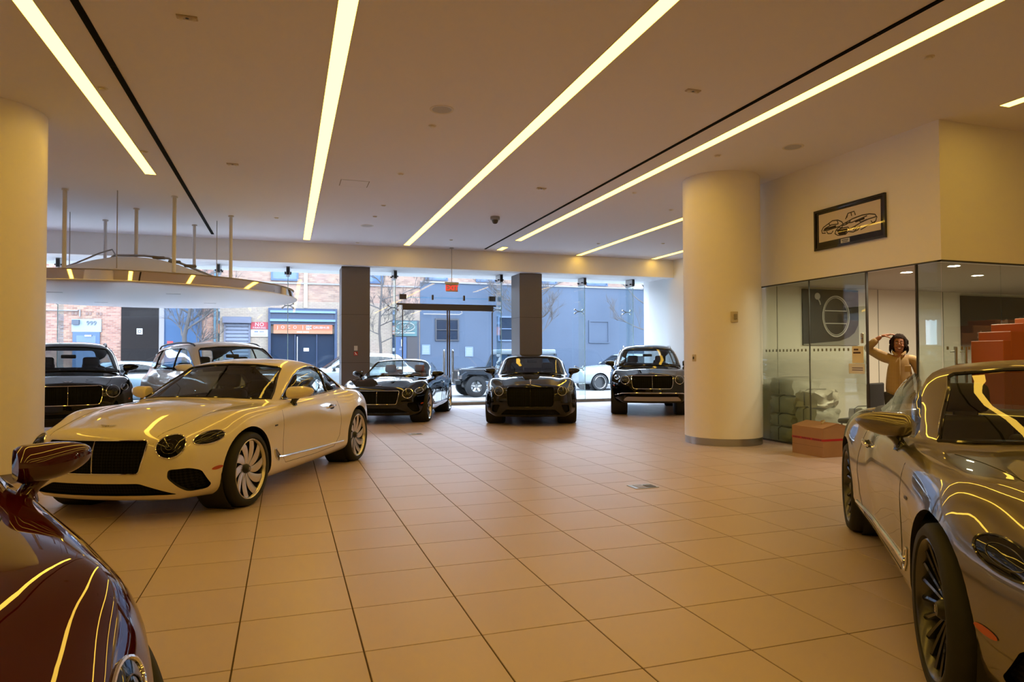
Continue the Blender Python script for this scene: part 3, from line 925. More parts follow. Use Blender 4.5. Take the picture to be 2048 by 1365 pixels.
    if details:
        for sg in (1, -1):
            obj('hood_gap', cached(car, ('hg', sg), lambda: MB().tube([car.top(d, y*sg, -.0012) for d, y in _dense(car.hood, .05)], .0032, 5).mesh('hood_gap', True)), M_SEAM, root)
            obj('door_gap', cached(car, ('dg', sg), lambda: MB().tube(lift(car.door, lambda d, z: car.side(d, z, sg, -.0012), .05, False), .0032, 5).mesh('door_gap', True)), M_SEAM, root)
            def hnd():
                d, z = car.handle; p = car.side(d, z, sg, 0)
                m = MB().tube([car.side(d-.11, z-.004, sg, .004), car.side(d-.08, z, sg, .028), car.side(d, z+.004, sg, .032), car.side(d+.08, z+.008, sg, .026), car.side(d+.11, z+.008, sg, .004)], [.009,.012,.012,.012,.009], 8)
                return m.mesh('door_handle', True)
            obj('door_handle', cached(car, ('dh', sg), hnd), trim if not bronze else bronze, root)
            obj('handle_recess', cached(car, ('dr', sg), lambda: poly_patch([(car.handle[0]+.085*math.cos(a), car.handle[1]+.028*math.sin(a)) for a in np.linspace(0, 2*math.pi, 17)[:-1]], lambda d, z: car.side(d, z, sg, .0012), .04).mesh('handle_recess', True)), M_SEAM, root)
            if orange:
                d, z = car.marker
                P = [(d+.055*math.cos(a), z+.016*math.sin(a)+.006*math.cos(a)) for a in np.linspace(0, 2*math.pi, 15)[:-1]]
                obj('side_marker', cached(car, ('mk', sg), lambda: poly_patch(P, lambda a, b: car.side(a, b, sg, .003), .03).mesh('side_marker', True)), M_ORANGE, root)
            v = obj('fender_vent', cached(car, ('fv', sg), lambda: poly_patch(car.sidevent, lambda a, b: car.side(a, b, sg, .002), .03).mesh('fender_vent', True)), M_GLOSSBLACK, root)
            obj('vent_trim', cached(car, ('vt', sg), lambda: MB().tube(lift(car.sidevent, lambda a, b: car.side(a, b, sg, .004), .03), .005, 6, closed=True).mesh('vent_trim', True)), trim, v)
            obj('sill_trim', cached(car, ('st', sg), lambda: MB().tube(lift(car.strip, lambda a, b: car.side(a, b, sg, .002), .08, False), [.013]*len(lift(car.strip, lambda a, b: car.side(a, b, sg, .002), .08, False)), 8).mesh('sill_trim', True)), trim, root)
            if car.badge_side:
                d, z = car.badge_side
                obj('fender_badge', cached(car, ('fb', sg), lambda: poly_patch([(d-.035,z-.008),(d+.035,z-.006),(d+.035,z+.010),(d-.035,z+.008)], lambda a, b: car.side(a, b, sg, .003), .03).mesh('fender_badge', True)), M_BLACK, root)
    # mirrors
    mm = mirror_meshes(); d, y, z = car.mirror
    for sg in mirrors:
        sh = obj('door_mirror', mm['shell'], pm, root, loc=(S(d), (y+.04)*sg, z))
        sh.scale = (1, sg, 1)
        a = obj('mirror_arm', mm['arm'], M_GLOSSBLACK if pm != M_PAINT_RED else pm, sh)
        obj('mirror_glass', mm['lens'], M_CHROME, sh)
    # interior
    d0, d1, hw, zt = car.dash
    obj('dashboard', cached(car, 'dash', lambda: MB().bevbox(S(d1), S(d0), -hw, hw, zt-.40, zt, .05, 3).mesh('dashboard', 40)), M_DARKIN, root)
    obj('steering_wheel', cached(car, 'stw', lambda: MB().tube([(0, .17*math.cos(a), .17*math.sin(a)) for a in np.linspace(0, 2*math.pi, 25)[:-1]], .016, 8, closed=True).tube([(0,-.16,0),(0,.16,0)], .022, 6).mesh('steering_wheel', True)), M_DARKIN, root, loc=(S(d1+.10), .38, zt-.07), rot=(0, -.4, 0))
    sm = cached(car, 'seat', lambda: seat_mesh().mesh('seat', 40))
    for i, d in enumerate(car.seat_s):
        for sg in (1, -1):
            o = obj('seat', sm, seats, root, loc=(S(d), .37*sg, car.seat_z-(.12 if i else 0)), rot=(0, -.22, 0))
    if not car.conv:
        obj('interior_mirror', cached(car, 'im', lambda: MB().bevbox(-.02,.02,-.12,.12,-.035,.035,.015,2).mesh('interior_mirror', 40)), M_BLACK, root, loc=(S(d1+.28), 0, zt+.30))
    if car.conv:
        def deck():
            rows = []
            for d in np.linspace(3.34, 4.36, 14):
                row = []
                for y in np.linspace(-1, 1, 17):
                    hw2 = .80-.16*(d-3.34)
                    yy = y*hw2
                    e = 1-abs(y)**6
                    zz = .962+.045*e*sstep(3.34, 3.46, d)*1.0-.02*sstep(4.1, 4.36, d)+.012*(1-y*y)
                    row.append((S(d), yy, float(zz)))
                rows.append(row)
            return MB().grid(rows).mesh('tonneau', True, True)
        obj('tonneau', cached(car, 'deck', deck), pm, root)
    if rails:
        for sg in (1, -1):
            obj('roof_rail', cached(car, ('rl', sg), lambda: MB().tube([(S(d), .615*sg, z) for d, z in [(2.42,1.63),(2.52,1.672),(2.75,1.703),(3.3,1.712),(3.9,1.690),(4.20,1.655),(4.30,1.60)]], .016, 8).mesh('roof_rail', True)), rails, root)
    if chrome_bumper:
        obj('bumper_trim', cached(car, 'bt', lambda: MB().tube(lift([(-.86,.50),(-.70,.55),(-.4,.56),(0,.56),(.4,.56),(.70,.55),(.86,.50)], lambda y, z: car.front(y, z, .004), .05, False), .011, 8).mesh('bumper_trim', True)), trim, root)
        obj('skid_plate', cached(car, 'skd', lambda: poly_patch(round_poly([(-.60,.47),(.60,.47),(.68,.37),(-.68,.37)], .05), lambda y, z: car.front(y, z, .006), .06).mesh('skid_plate', True)), M_STEEL, root)
    return root

def _dense(P, st):
    out = []
    for (a, b), (c, d) in zip(P[:-1], P[1:]):
        k = max(1, int(math.hypot(c-a, d-b)/st))
        out += [(a+(c-a)*j/k, b+(d-b)*j/k) for j in range(k)]
    return out+[P[-1]]

def _inside(poly, d0):
    zs = []
    n = len(poly)
    for i in range(n):
        (a, b), (c, d) = poly[i], poly[(i+1) % n]
        if (a-d0)*(c-d0) < 0: zs.append(b+(d-b)*(d0-a)/(c-a))
    return min(zs), max(zs)

M_VANE = mat('vane_black', (.004,.004,.004), .7, spec=.15)
M_PAINT_CREAM = paint('paint_cream', (0.72,0.65,0.52), 0.0, 0.35)
M_PAINT_RED = paint('paint_wine_red', (0.045,0.0022,0.0028), 0.0, 0.30)
M_PAINT_SILVER = paint('paint_silver_grey', (0.15,0.128,0.10), 0.7, 0.30, 0.06)
M_PAINT_BLACK = paint('paint_black', (0.0018,0.0018,0.0026), 0.0, 0.3)
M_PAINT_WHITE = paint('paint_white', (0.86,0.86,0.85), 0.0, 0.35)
for _m, _i in ((M_PAINT_SILVER, 1.85), (M_PAINT_CREAM, 1.6), (M_PAINT_RED, 1.6)): _m.node_tree.nodes['Principled BSDF'].inputs['Coat IOR'].default_value = _i
M_BRONZE = mat('warm_chrome', (0.75,0.66,0.55), 0.1, 1.0)
# ================================================================== the showroom
CH = 4.35
T = 0.58827; TX, TY = -1.403, 2.741
def project(x, y, z):
    d = Vector((x, y, z-CAM_H)); k = d.dot(_f)
    if k <= .05: return None
    return 1024+F_PX*d.dot(_r2)/k, 682.5-F_PX*d.dot(_u2)/k

M_WALL = mat('wall_paint_cream', (0.87,0.86,0.89), 0.65)
M_CEIL = mat('ceiling_paint', (0.78,0.77,0.82), 0.8)
M_COLUMN = mat('column_lacquer', (0.88,0.86,0.87), 0.38)
M_HEADER = mat('header_paint', (0.86,0.85,0.83), 0.7)
M_GROUT = mat('floor_grout', (0.06,0.03,0.012), 0.8)
M_PILLAR = mat('pillar_dark_grey', (0.13,0.118,0.12), 0.45)
M_SILL = mat('stone_sill', (0.42,0.40,0.38), 0.5, noise=.2)

def tile_mat():
    m = mat('floor_tile', (0.55,0.47,0.38), 0.36)
    nt = m.node_tree; b = nt.nodes['Principled BSDF']
    oi = nt.nodes.new('ShaderNodeObjectInfo'); tc = nt.nodes.new('ShaderNodeTexCoord')
    geo = nt.nodes.new('ShaderNodeNewGeometry')
    nz = nt.nodes.new('ShaderNodeTexNoise'); nz.inputs['Scale'].default_value = 1.4; nz.inputs['Detail'].default_value = 5
    nt.links.new(geo.outputs['Position'], nz.inputs['Vector'])
    n2 = nt.nodes.new('ShaderNodeTexNoise'); n2.inputs['Scale'].default_value = 120
    nt.links.new(geo.outputs['Position'], n2.inputs['Vector'])
    a = nt.nodes.new('ShaderNodeMath'); a.operation = 'MULTIPLY_ADD'; a.inputs[1].default_value = .5; nt.links.new(oi.outputs['Random'], a.inputs[0]); nt.links.new(nz.outputs['Fac'], a.inputs[2])
    mx = nt.nodes.new('ShaderNodeMix'); mx.data_type = 'RGBA'
    mx.inputs['A'].default_value = (0.50,0.395,0.40,1); mx.inputs['B'].default_value = (0.55,0.435,0.44,1)
    nt.links.new(a.outputs[0], mx.inputs['Factor']); nt.links.new(mx.outputs['Result'], b.inputs['Base Color'])
    mr = nt.nodes.new('ShaderNodeMapRange'); mr.inputs['To Min'].default_value = .30; mr.inputs['To Max'].default_value = .42
    nt.links.new(n2.outputs['Fac'], mr.inputs['Value']); nt.links.new(mr.outputs['Result'], b.inputs['Roughness'])
    return m
M_TILE = tile_mat()

XL, XR, YB, YG = -9.3, 14.6, -6.3, 19.72
floor = obj('floor', MB().box(XL, XR, YB, 19.95, -.12, -.0035), M_GROUT); tag(floor, kind='structure')
_tm = MB(); g = .0034; h = T/2-g
_tm.add([(-h,-h,-.0035),(h,-h,-.0035),(h,h,-.0035),(-h,h,-.0035),(-h+.0015,-h+.0015,0),(h-.0015,-h+.0015,0),(h-.0015,h-.0015,0),(-h+.0015,h-.0015,0)],
        [(4,5,6,7),(0,1,5,4),(1,2,6,5),(2,3,7,6),(3,0,4,7)])
tile_me = _tm.mesh('floor_tile'); tile_me.materials.append(M_TILE)
cand, rest = [], MB()
for i in range(-14, 28):
    for j in range(-16, 30):
        x, y = TX+(i+.5)*T, TY+(j+.5)*T
        if x-h < XL or x+h > XR or y-h < YB or y+h > 19.6: continue
        p = project(x, y, 0) if y > .5 else None
        vis = p is not None and -120 < p[0] < 2168 and p[1] < 1440
        hid = (x > 7.75 and 6.1 < y < 9.9) or (x < -2.4 and y > 5)
        cand.append((0 if vis and not hid else 1, x*x+y*y, x, y))
cand.sort()
for k, (v, dd, x, y) in enumerate(cand):
    if k < 300 and v == 0:
        o = bpy.data.objects.new('floor_tile', tile_me); o.location = (x, y, 0); o.parent = floor; COL.objects.link(o)
    else:
        rest.add([(a+x, b+y, c) for a, b, c in _tm.v], _tm.f)
tag(obj('floor_tile_field', rest, M_TILE, floor), kind='stuff')

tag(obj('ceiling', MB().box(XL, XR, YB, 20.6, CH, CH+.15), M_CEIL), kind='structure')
def struct(name, mb, m, parent=None, smooth=False):
    o = obj(name, mb, m, parent, smooth)
    if parent is None: tag(o, kind='structure')
    return o
struct('wall_left', MB().box(XL-.2, XL, YB-.2, 20.2, -.12, CH), M_WALL)
struct('wall_back', MB().box(XL, XR, YB-.2, YB, -.12, CH), M_WALL)
struct('wall_right', MB().box(XR, XR+.2, YB-.2, 9.85, -.12, CH), M_WALL)
wf = struct('wall_right_far', MB().box(11.2, 11.45, 9.85, 18.2, -.12, CH).box(11.42, 11.7, 18.2, 20.1, -.12, 3.92), mat('wall_paint_white', (0.80,0.80,0.80), 0.6))
struct('trim_1', MB().box(11.395, 11.42, 18.3, 18.42, 0, 3.92), mat('jamb_grey', (0.35,0.36,0.38), 0.5))
struct('wall_office_back', MB().box(7.68, XR, 9.6, 9.85, -.12, CH), mat('office_wall_paint', (0.78,0.76,0.68), 0.6))
struct('wall_office_side', MB().box(7.68, 7.86, 6.2, 9.6, 2.6, CH), M_WALL)
struct('wall_office_front', MB().box(7.86, XR, 6.2, 6.38, 2.6, CH), M_WALL)
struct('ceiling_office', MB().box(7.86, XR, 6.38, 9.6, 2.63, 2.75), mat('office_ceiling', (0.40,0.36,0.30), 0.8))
struct('header_beam', MB().box(XL, 11.2, 17.9, 18.25, 3.82, CH), M_HEADER)
struct('soffit', MB().box(XL, 11.7, 18.25, 20.6, 3.90, CH), mat('soffit_white', (0.80,0.81,0.83), 0.6))
struct('sill', MB().box(XL, 11.42, 19.55, 20.0, -.02, .085), M_SILL)
struct('wall_facade_right', MB().box(11.7, 16, 19.9, 20.2, -.12, 5), mat('facade_grey', (0.30,0.33,0.38), 0.6))

# two round columns with steel skirting
for nm, x, y, lab in (('column', -3.38, 9.46, 'cream round column at the left, in front of the black SUV'), ('column', 6.86, 9.50, 'cream round column standing at the corner of the glass office')):
    root = empty(nm, (x, y, 0), 0, lab, 'column')
    obj('shaft', MB().lathe([(.617,.115),(.617,CH-.001)], 96, 'z'), M_COLUMN, root, smooth=True)
    obj('skirting', MB().lathe([(.606,.118),(.606,.112),(.613,.112),(.613,.0)], 96, 'z'), M_STEEL, root, smooth=30)
    if x > 0:
        t = empty('thermostat', (6.86-.617*.32, 9.50-.617*.95, 2.03), math.atan2(-.32, .95)+.0, 'small beige wall control on the right column, high up', 'thermostat')
        obj('plate', MB().bevbox(-.055,.055,-.024,.03,-.085,.085,.006,2), mat('plastic_beige', (.55,.47,.33), .5), t)
        obj('dial', MB().bevbox(-.012,.04,-.036,-.024,-.04,.045,.005,1), mat('plastic_grey', (.30,.26,.2), .4), t)
        t = empty('light_switch', (6.86-.617*.985, 9.50-.617*.17, 1.39), -math.radians(80), 'tiny switch plate on the left edge of the right column', 'switch')
        obj('plate', MB().bevbox(-.035,.035,-.016,.03,-.055,.055,.005,2), mat('plastic_beige', (.55,.47,.33), .5), t)
        obj('toggle', MB().bevbox(-.01,.01,-.030,-.016,-.02,.02,.003,1), M_BLACK, t)

# two dark pillars at the window
for x0, x1, lab in ((1.375, 2.115, 'dark grey square pillar with a small red sign, behind the black convertible'), (6.32, 7.01, 'dark grey square pillar behind the black sedan')):
    root = empty('pillar', ((x0+x1)/2, 18.5, 0), 0, lab, 'pillar')
    hw = (x1-x0)/2
    obj('cladding', MB().bevbox(-hw, hw, -.33, .42, 0, 3.815, .012, 2), M_PILLAR, root)
    for zz in (1.28, 2.55): obj('panel_joint', MB().box(-hw-.001, hw+.001, -.331, .421, zz, zz+.006), M_SEAM, root)
    if x0 < 3:
        o = tag(obj('call_plate', MB().bevbox(1.70, 1.79, 18.145, 18.17, 1.60, 1.725, .006, 2), mat('plate_grey', (.55,.53,.52), .5)), 'pale grey call plate on the left dark pillar', 'plate')
        sg = empty('fire_sign', (1.745, 18.16, 1.52), 0, 'small red square sign below the plate on the left dark pillar', 'sign')
        obj('panel', MB().box(-.05,.05,-.012,.008,-.05,.05), mat('sign_red', (.40,.02,.02), .5), sg)
        m = MB().prism([(-.035,.03),(-.015,.035),(.035,-.03),(.015,-.035)], -.015, -.012, 'y').prism([(-.03,-.03),(-.01,-.03),(-.02,-.005)], -.015, -.012, 'y')
        obj('pictogram', m, mat('sign_white_small', (.8,.8,.8), .5), sg)
# ------------------------------------------------------------------ ceiling lights and fittings
M_STRIP = mat('strip_light_diffuser', (0,0,0), 1.0, spec=0.0, emit=STRIP_COL, estr=STRIP_POW)
M_STRIPEDGE = mat('strip_light_frame', (0.75,0.72,0.66), 0.5)
def strip(x, y0, y1, label, w=.155):
    r = empty('strip_light', (x, (y0+y1)/2, CH), 0, label, 'ceiling light', 'recessed light strips')
    L = (y1-y0)/2
    obj('diffuser', MB().box(-w/2, w/2, -L, L, -.006, .0), M_STRIP, r)
    e = .008
    for a, b, c, d in ((-w/2-e,-w/2,-L-e,L+e),(w/2,w/2+e,-L-e,L+e),(-w/2,w/2,-L-e,-L),(-w/2,w/2,L,L+e)):
        obj('frame', MB().box(a, b, c, d, -.009, .0), M_STRIPEDGE, r)
strip(-4.59, -5.8, 11.95, 'unseen light strip added over the left column')  # unseen strip, added past the visible row to balance the light at left
strip(-2.055, -5.8, 11.95, 'light strip at the upper left, ending before the hanging disc')
strip(.475, -5.8, 17.42, 'steep light strip left of the picture centre')
strip(2.975, -5.8, 17.50, 'long light strip running to above the glass door')
strip(5.53, -5.8, 15.98, 'long light strip crossing the upper right corner')
strip(5.53, 17.05, 17.56, 'short light strip near the header beam')
strip(8.00, -5.8, 5.62, 'light strip at the far right over the office front')
strip(8.00, 10.2, 17.80, 'light strip starting behind the right column')
strip(10.45, 10.2, 17.80, 'far light strip at the right wall')
M_TRACK = mat('track_black', (.006,.006,.006), .9, spec=.1)
for x, y1, lab, w in ((-1.655, 17.3, 'wide black ceiling slot at the upper left', .062), (5.105, 17.5, 'thin black ceiling slot beside the right light strip', .045)):
    r = empty('ceiling_slot', (x, 0, CH), 0, lab, 'ceiling slot')
    obj('channel', MB().box(-w/2, w/2, -5.8, y1, -.012, 0), M_TRACK, r)
    for k in range(8): obj('joiner', MB().box(-w/2-.001, w/2+.001, -4.0+k*2.9, -3.994+k*2.9, -.0128, -.001), mat('joiner_black', (.02,.02,.02), .8), r)

M_SPKR = mat('speaker_grille', (0.50,0.50,0.52), 0.7, bump=.4, bscale=300)
M_RING = mat('fitting_ring', (0.70,0.66,0.60), 0.5)
for x, y, lab in ((1.74, 7.78, 'round ceiling loudspeaker in mid ceiling'), (6.735, 7.66, 'round ceiling loudspeaker near the framed drawing'), (1.70, 15.21, 'small far round ceiling loudspeaker near the header')):
    r = empty('ceiling_speaker', (x, y, CH), 0, lab, 'speaker', 'ceiling speakers')
    obj('rim', MB().lathe([(.112,-.001),(.128,-.008),(.142,-.006),(.145,0)], 32, 'z'), M_RING, r, smooth=40)
    obj('grille', MB().lathe([(0,-.009),(.07,-.008),(.114,-.004)], 32, 'z'), M_SPKR, r, smooth=40)
r = empty('smoke_camera', (4.135, 13.43, CH), 0, 'grey dome camera on the ceiling', 'camera')
obj('base', MB().lathe([(0,0),(.10,0),(.10,-.06),(.075,-.07)], 24, 'z'), mat('plastic_midgrey', (.25,.25,.26), .5), r, smooth=30)
obj('dome', MB().lathe([(.068,-.07),(.062,-.11),(.04,-.14),(0,-.15)], 24, 'z'), mat('dome_dark', (.06,.06,.065), .2), r, smooth=40)
r = empty('access_panel', (1.08, 11.57, CH), 0, 'square access hatch outlined in the ceiling', 'hatch')
obj('door', MB().box(-.22,.22,-.20,.20,-.003,0), M_CEIL, r)
for a, b, c, d in ((-.235,-.224,-.21,.21),(.224,.235,-.21,.21),(-.224,.224,-.21,-.202),(-.224,.224,.202,.21)): obj('edge', MB().box(a, b, c, d, -.001, 0), mat('hatch_gap', (.2,.17,.13), .8), r)
EM = [(-.82,6.33,'at the top left'),(-.778,10.95,'left of the steep strip'),(4.248,6.36,'between the two right strips'),(4.2,10.9,'in the middle of the ceiling')]
for x, y, w in EM:
    r = empty('emergency_spot', (x, y, CH), 0, 'small twin emergency spot on the ceiling, '+w, 'spotlight', 'emergency spots')
    obj('plate', MB().bevbox(-.085,.085,-.035,.035,-.012,.002,.004,1), mat('fitting_beige', (.50,.42,.33), .5), r)
    for sx in (-.05, .05): obj('lamp', MB().lathe([(0,-.03),(.016,-.028),(.022,-.012)], 12, 'z', (sx,0,0)), M_RING, r, smooth=True)
    obj('hole', MB().lathe([(0,-.016),(.014,-.014),(.016,-.011)], 10, 'z'), M_BLACK, r)
SPR = [(-1.90,8.30,'beside the left strip'),(-1.92,10.67,'at the end of the left strip'),(1.75,8.37,'below the mid loudspeaker'),(1.73,10.73,'by the access hatch'),(1.77,13.06,'in front of the far loudspeaker'),(1.74,14.14,'next to the far loudspeaker'),(5.98,4.92,'at the upper right'),(5.90,10.70,'above the black SUV'),(5.965,8.325,'left of the right loudspeaker'),(7.29,11.72,'left of the right column head'),(7.65,15.77,'far, left of the short strips'),(9.25,15.27,'far, at the right column'),(1.72,17.5,'against the header beam'),(-.2,14.9,'near the hanging disc'),(3.9,16.4,'near the exit sign rod')]
for x, y, w in SPR:
    r = empty('sprinkler', (x, y, CH), 0, 'flush sprinkler cap on the ceiling, '+w, 'sprinkler', 'sprinkler caps')
    obj('ring', MB().lathe([(.034,-.006),(.048,-.008),(.052,0)], 20, 'z'), M_RING, r, smooth=40)
    obj('cap', MB().lathe([(0,-.022),(.03,-.021),(.034,-.014),(.034,-.004)], 20, 'z'), mat('cap_white', (.72,.68,.6), .45), r, smooth=40)

# ------------------------------------------------------------------ hanging mirror-banded disc
DC = (-2.78, 14.85)
r = empty('hanging_disc', (DC[0], DC[1], 0), 0, 'huge round white ceiling disc with a mirrored band, hung on rods over the SUVs', 'chandelier')
M_DISCW = mat('disc_white', (0.92,0.92,0.92), 0.35)
M_BAND = mat('disc_mirror_band', (0.85,0.80,0.72), 0.04, 1.0)
R0 = 3.0; ZB = 2.60
obj('lower_plate', MB().lathe([(0,ZB-.015),(R0*.5,ZB-.014),(R0*.9,ZB-.004),(R0-.05,ZB+.006),(R0,ZB+.02),(R0,ZB+.03),(R0-.04,ZB+.038)], 128, 'z'), M_DISCW, r, smooth=50)
obj('mirror_band', MB().lathe([(R0-.05,ZB+.036),(R0-.09,ZB+.20)], 128, 'z'), M_BAND, r, smooth=True)
obj('upper_shell', MB().lathe([(R0-.10,ZB+.195),(R0-.06,ZB+.205),(2.6,ZB+.225),(2.1,ZB+.275),(1.6,ZB+.37),(1.15,ZB+.52),(.8,ZB+.65),(.5,ZB+.735),(.25,ZB+.765),(0,ZB+.77)], 128, 'z'), mat('shell_white', (.80,.78,.75), .5), r, smooth=50)
ROD = mat('rod_white', (.70,.69,.70), .4)
for x, y, zb in ((-3.635,13.455,2.97),(-3.634,16.214,2.97),(-2.785,14.787,3.37),(-1.928,13.481,2.97),(-1.92,16.238,2.97),(-1.087,14.983,2.97),(-4.48,14.90,2.97)):
    o = obj('rod', MB().cyl((x-DC[0], y-DC[1], zb), (x-DC[0], y-DC[1], CH-.001), .034, n=14), ROD, r, smooth=40)
    obj('collar', MB().cyl((x-DC[0], y-DC[1], CH-.03), (x-DC[0], y-DC[1], CH-.0005), .055, n=14), ROD, o, smooth=40)
for x, y in ((-4.107,15.541),(-2.802,13.299),(-1.41,15.62)):
    obj('cable', MB().cyl((x-DC[0], y-DC[1], 2.96), (x-DC[0], y-DC[1], CH-.001), .009, n=6), M_STEEL, r)
obj('cable_loop', MB().tube([(-1.5,-.1,3.02),(-1.0,-.15,3.22),(-.6,-.2,3.42),(-.38,-.22,3.50),(-.30,-.25,3.36)], .016, 6), M_STEEL, r, smooth=True)
obj('bracket', MB().tube([(-.45,-.24,3.28),(-.34,-.22,3.39),(.15,-.1,3.42),(.55,0,3.40),(.9,.1,3.27),(1.35,.15,3.08)], .025, 6), M_STEEL, r, smooth=True)
for k in range(3): obj('driver_box', MB().bevbox(.30+k*.28,.52+k*.28,-.2,-.08,3.36-k*.07,3.41-k*.07,.01,1), mat('box_grey', (.18,.17,.17), .5), r)
for a in (.6, 2.2, 3.9, 5.3): obj('slot', MB().box(1.5*math.cos(a)-.12, 1.5*math.cos(a)+.12, 1.5*math.sin(a)-.02, 1.5*math.sin(a)+.02, ZB-.016, ZB-.0145+.002), mat('slot_grey', (.3,.3,.3), .6), r)

# ------------------------------------------------------------------ exit sign on its rod
r = empty('exit_sign', (4.20, 17.6, 3.30), 0, 'red lit exit sign hanging in front of the glass doors', 'exit sign')
obj('rod', MB().cyl((0,0,.125), (0,0,CH-3.30-.001), .009, n=8), M_STEEL, r)
obj('canopy', MB().cyl((0,0,CH-3.30-.02), (0,0,CH-3.30-.0005), .06, n=16), M_STEEL, r)
obj('housing', MB().bevbox(-.19,.19,-.035,.035,.06,.125,.006,1), M_STEEL, r)
obj('panel', MB().box(-.165,.165,-.012,.012,-.13,.06), mat('exit_panel', (.62,.42,.40), .3), r)
obj('lettering', text_mesh('EXIT', .185, .004, spacing=.95), mat('exit_red', (.6,.02,.02), .4, emit=(1,.03,.03), estr=1.4), r, loc=(0,-.016,-.035), rot=FACE_SOUTH)
# ------------------------------------------------------------------ glass front with fins and double door
M_WGLASS = glassmat('window_glass', (0.95,0.98,0.985), 1.45, boost=.9)
M_FIN = glassmat('fin_glass', (0.86,0.94,0.95), 1.45)
M_FINEDGE = mat('glass_edge_green', (0.45,0.72,0.72), 0.15, emit=None)
FINX = [-8.4, -5.33, -1.70, .045, 2.95, 6.12, 8.86, 10.56]
YW = 19.74
xs = [XL]+FINX+[11.42]
n = 0
win = []
def pane(x0, x1, z0, z1, nm, y=YW):
    global n
    n += 1
    o = obj('window_%d' % n, MB().box(x0+.004, x1-.004, y, y+.012, z0, z1), M_WGLASS)
    tag(o, kind='structure')
    return o
for a, b in zip(xs[:-1], xs[1:]):
    if abs(a-2.95) < .01:
        pane(2.95, 3.22, .085, 3.9, 'w'); pane(5.99, 6.12, .085, 3.9, 'w'); pane(3.22, 5.99, 2.96, 3.9, 'w')
    else: pane(a, b, .085, 3.9, 'w')
WHERE = {-8.4:'far left behind the left column', -5.33:'behind the hanging disc', -1.70:'left of the storefront', .045:'in front of the blue storefront', 2.95:'left of the glass door', 6.12:'right of the glass door, by the dark pillar', 8.86:'right of the dark pillar', 10.56:'nearest the right wall'}
for x in FINX:
    r = empty('glass_fin', (x, YW, 0), 0, 'upright glass fin of the window wall, '+WHERE[x], 'glass fin', 'glass fins')
    obj('blade', MB().box(-.008, .008, -.46, -.004, .085, 3.72), M_FIN, r)
    obj('edge', MB().box(-.009, .009, -.467, -.46, .085, 3.72), M_FINEDGE, r)
    b = obj('head_bracket', MB().bevbox(-.05, .05, -.50, -.06, 3.66, 3.899, .008, 1), M_STEEL, r)
    for sy in (-.42, -.14): obj('bolt', MB().cyl((-.09, sy, 3.74), (.09, sy, 3.74), .022, n=10), M_BLACK, b)
    obj('bracket_face', MB().box(-.04, .04, -.512, -.50, 3.68, 3.88), M_BLACK, b)
    for z in (1.05, 2.86):
        s = obj('spider', MB().tube([(-.14,-.06,z+.06),(-.07,-.09,z+.01),(0,-.10,z),(.07,-.09,z+.01),(.14,-.06,z+.06)], .016, 6).tube([(-.14,-.06,z-.06),(-.07,-.09,z-.01),(0,-.10,z),(.07,-.09,z-.01),(.14,-.06,z-.06)], .016, 6), M_STEEL, r, smooth=True)
        for sx in (-.14, .14):
            for sz in (.06, -.06): obj('disc', MB().cyl((sx,-.06,z+sz), (sx,-.003,z+sz), .025, n=10), M_STEEL, s)
# double door
d = empty('glass_door', (4.605, YW, 0), 0, 'double glass entrance door with dark rails and upright pulls', 'door')
hw = 1.385
M_RAIL = mat('door_rail_dark', (0.09,0.075,0.065), 0.35, 0.6)
obj('head_rail', MB().box(-hw, hw, -.09, .05, 2.81, 2.965), M_RAIL, d)
obj('head_channel', MB().box(-hw-.17, hw+.09, -.06, .03, 2.955, 3.0), M_RAIL, d)
for sx in (-1, 1):
    leaf = obj('leaf', MB().box(min(sx*.012, sx*(hw-.02)), max(sx*.012, sx*(hw-.02)), -.006, .006, .05, 2.80), M_WGLASS, d)
    obj('stile', MB().box(sx*.03-.018, sx*.03+.018, -.02, .02, .0, 2.81), M_RAIL, leaf)
    obj('edge_stile', MB().box(sx*(hw-.014)-.014, sx*(hw-.014)+.014, -.02, .02, .0, 2.81), M_RAIL, leaf)
    obj('bottom_rail', MB().box(min(sx*.03, sx*hw), max(sx*.03, sx*hw), -.02, .02, .0, .10), M_RAIL, leaf)
    obj('pull', MB().tube([(sx*.13,-.02,.62),(sx*.13,-.08,.66),(sx*.13,-.08,1.60),(sx*.13,-.02,1.64)], .018, 8), M_STEEL, leaf, smooth=True)
    obj('pull_outside', MB().tube([(sx*.13,.02,.62),(sx*.13,.08,.66),(sx*.13,.08,1.60),(sx*.13,.02,1.64)], .018, 8), M_STEEL, leaf, smooth=True)
    obj('clamp', MB().box(sx*(hw-.02)-.10, sx*(hw-.02)+.10, -.05, .05, 3.12, 3.27), M_RAIL, d)
for x in (-.48, .48): obj('transom_clip', MB().box(x-.025, x+.025, -.05, .03, 3.12, 3.27), M_RAIL, d)
obj('transom_bar', MB().box(-hw, hw, -.03, -.012, 3.17, 3.20), glassmat('bar_glass', (.8,.95,1.0)), d)
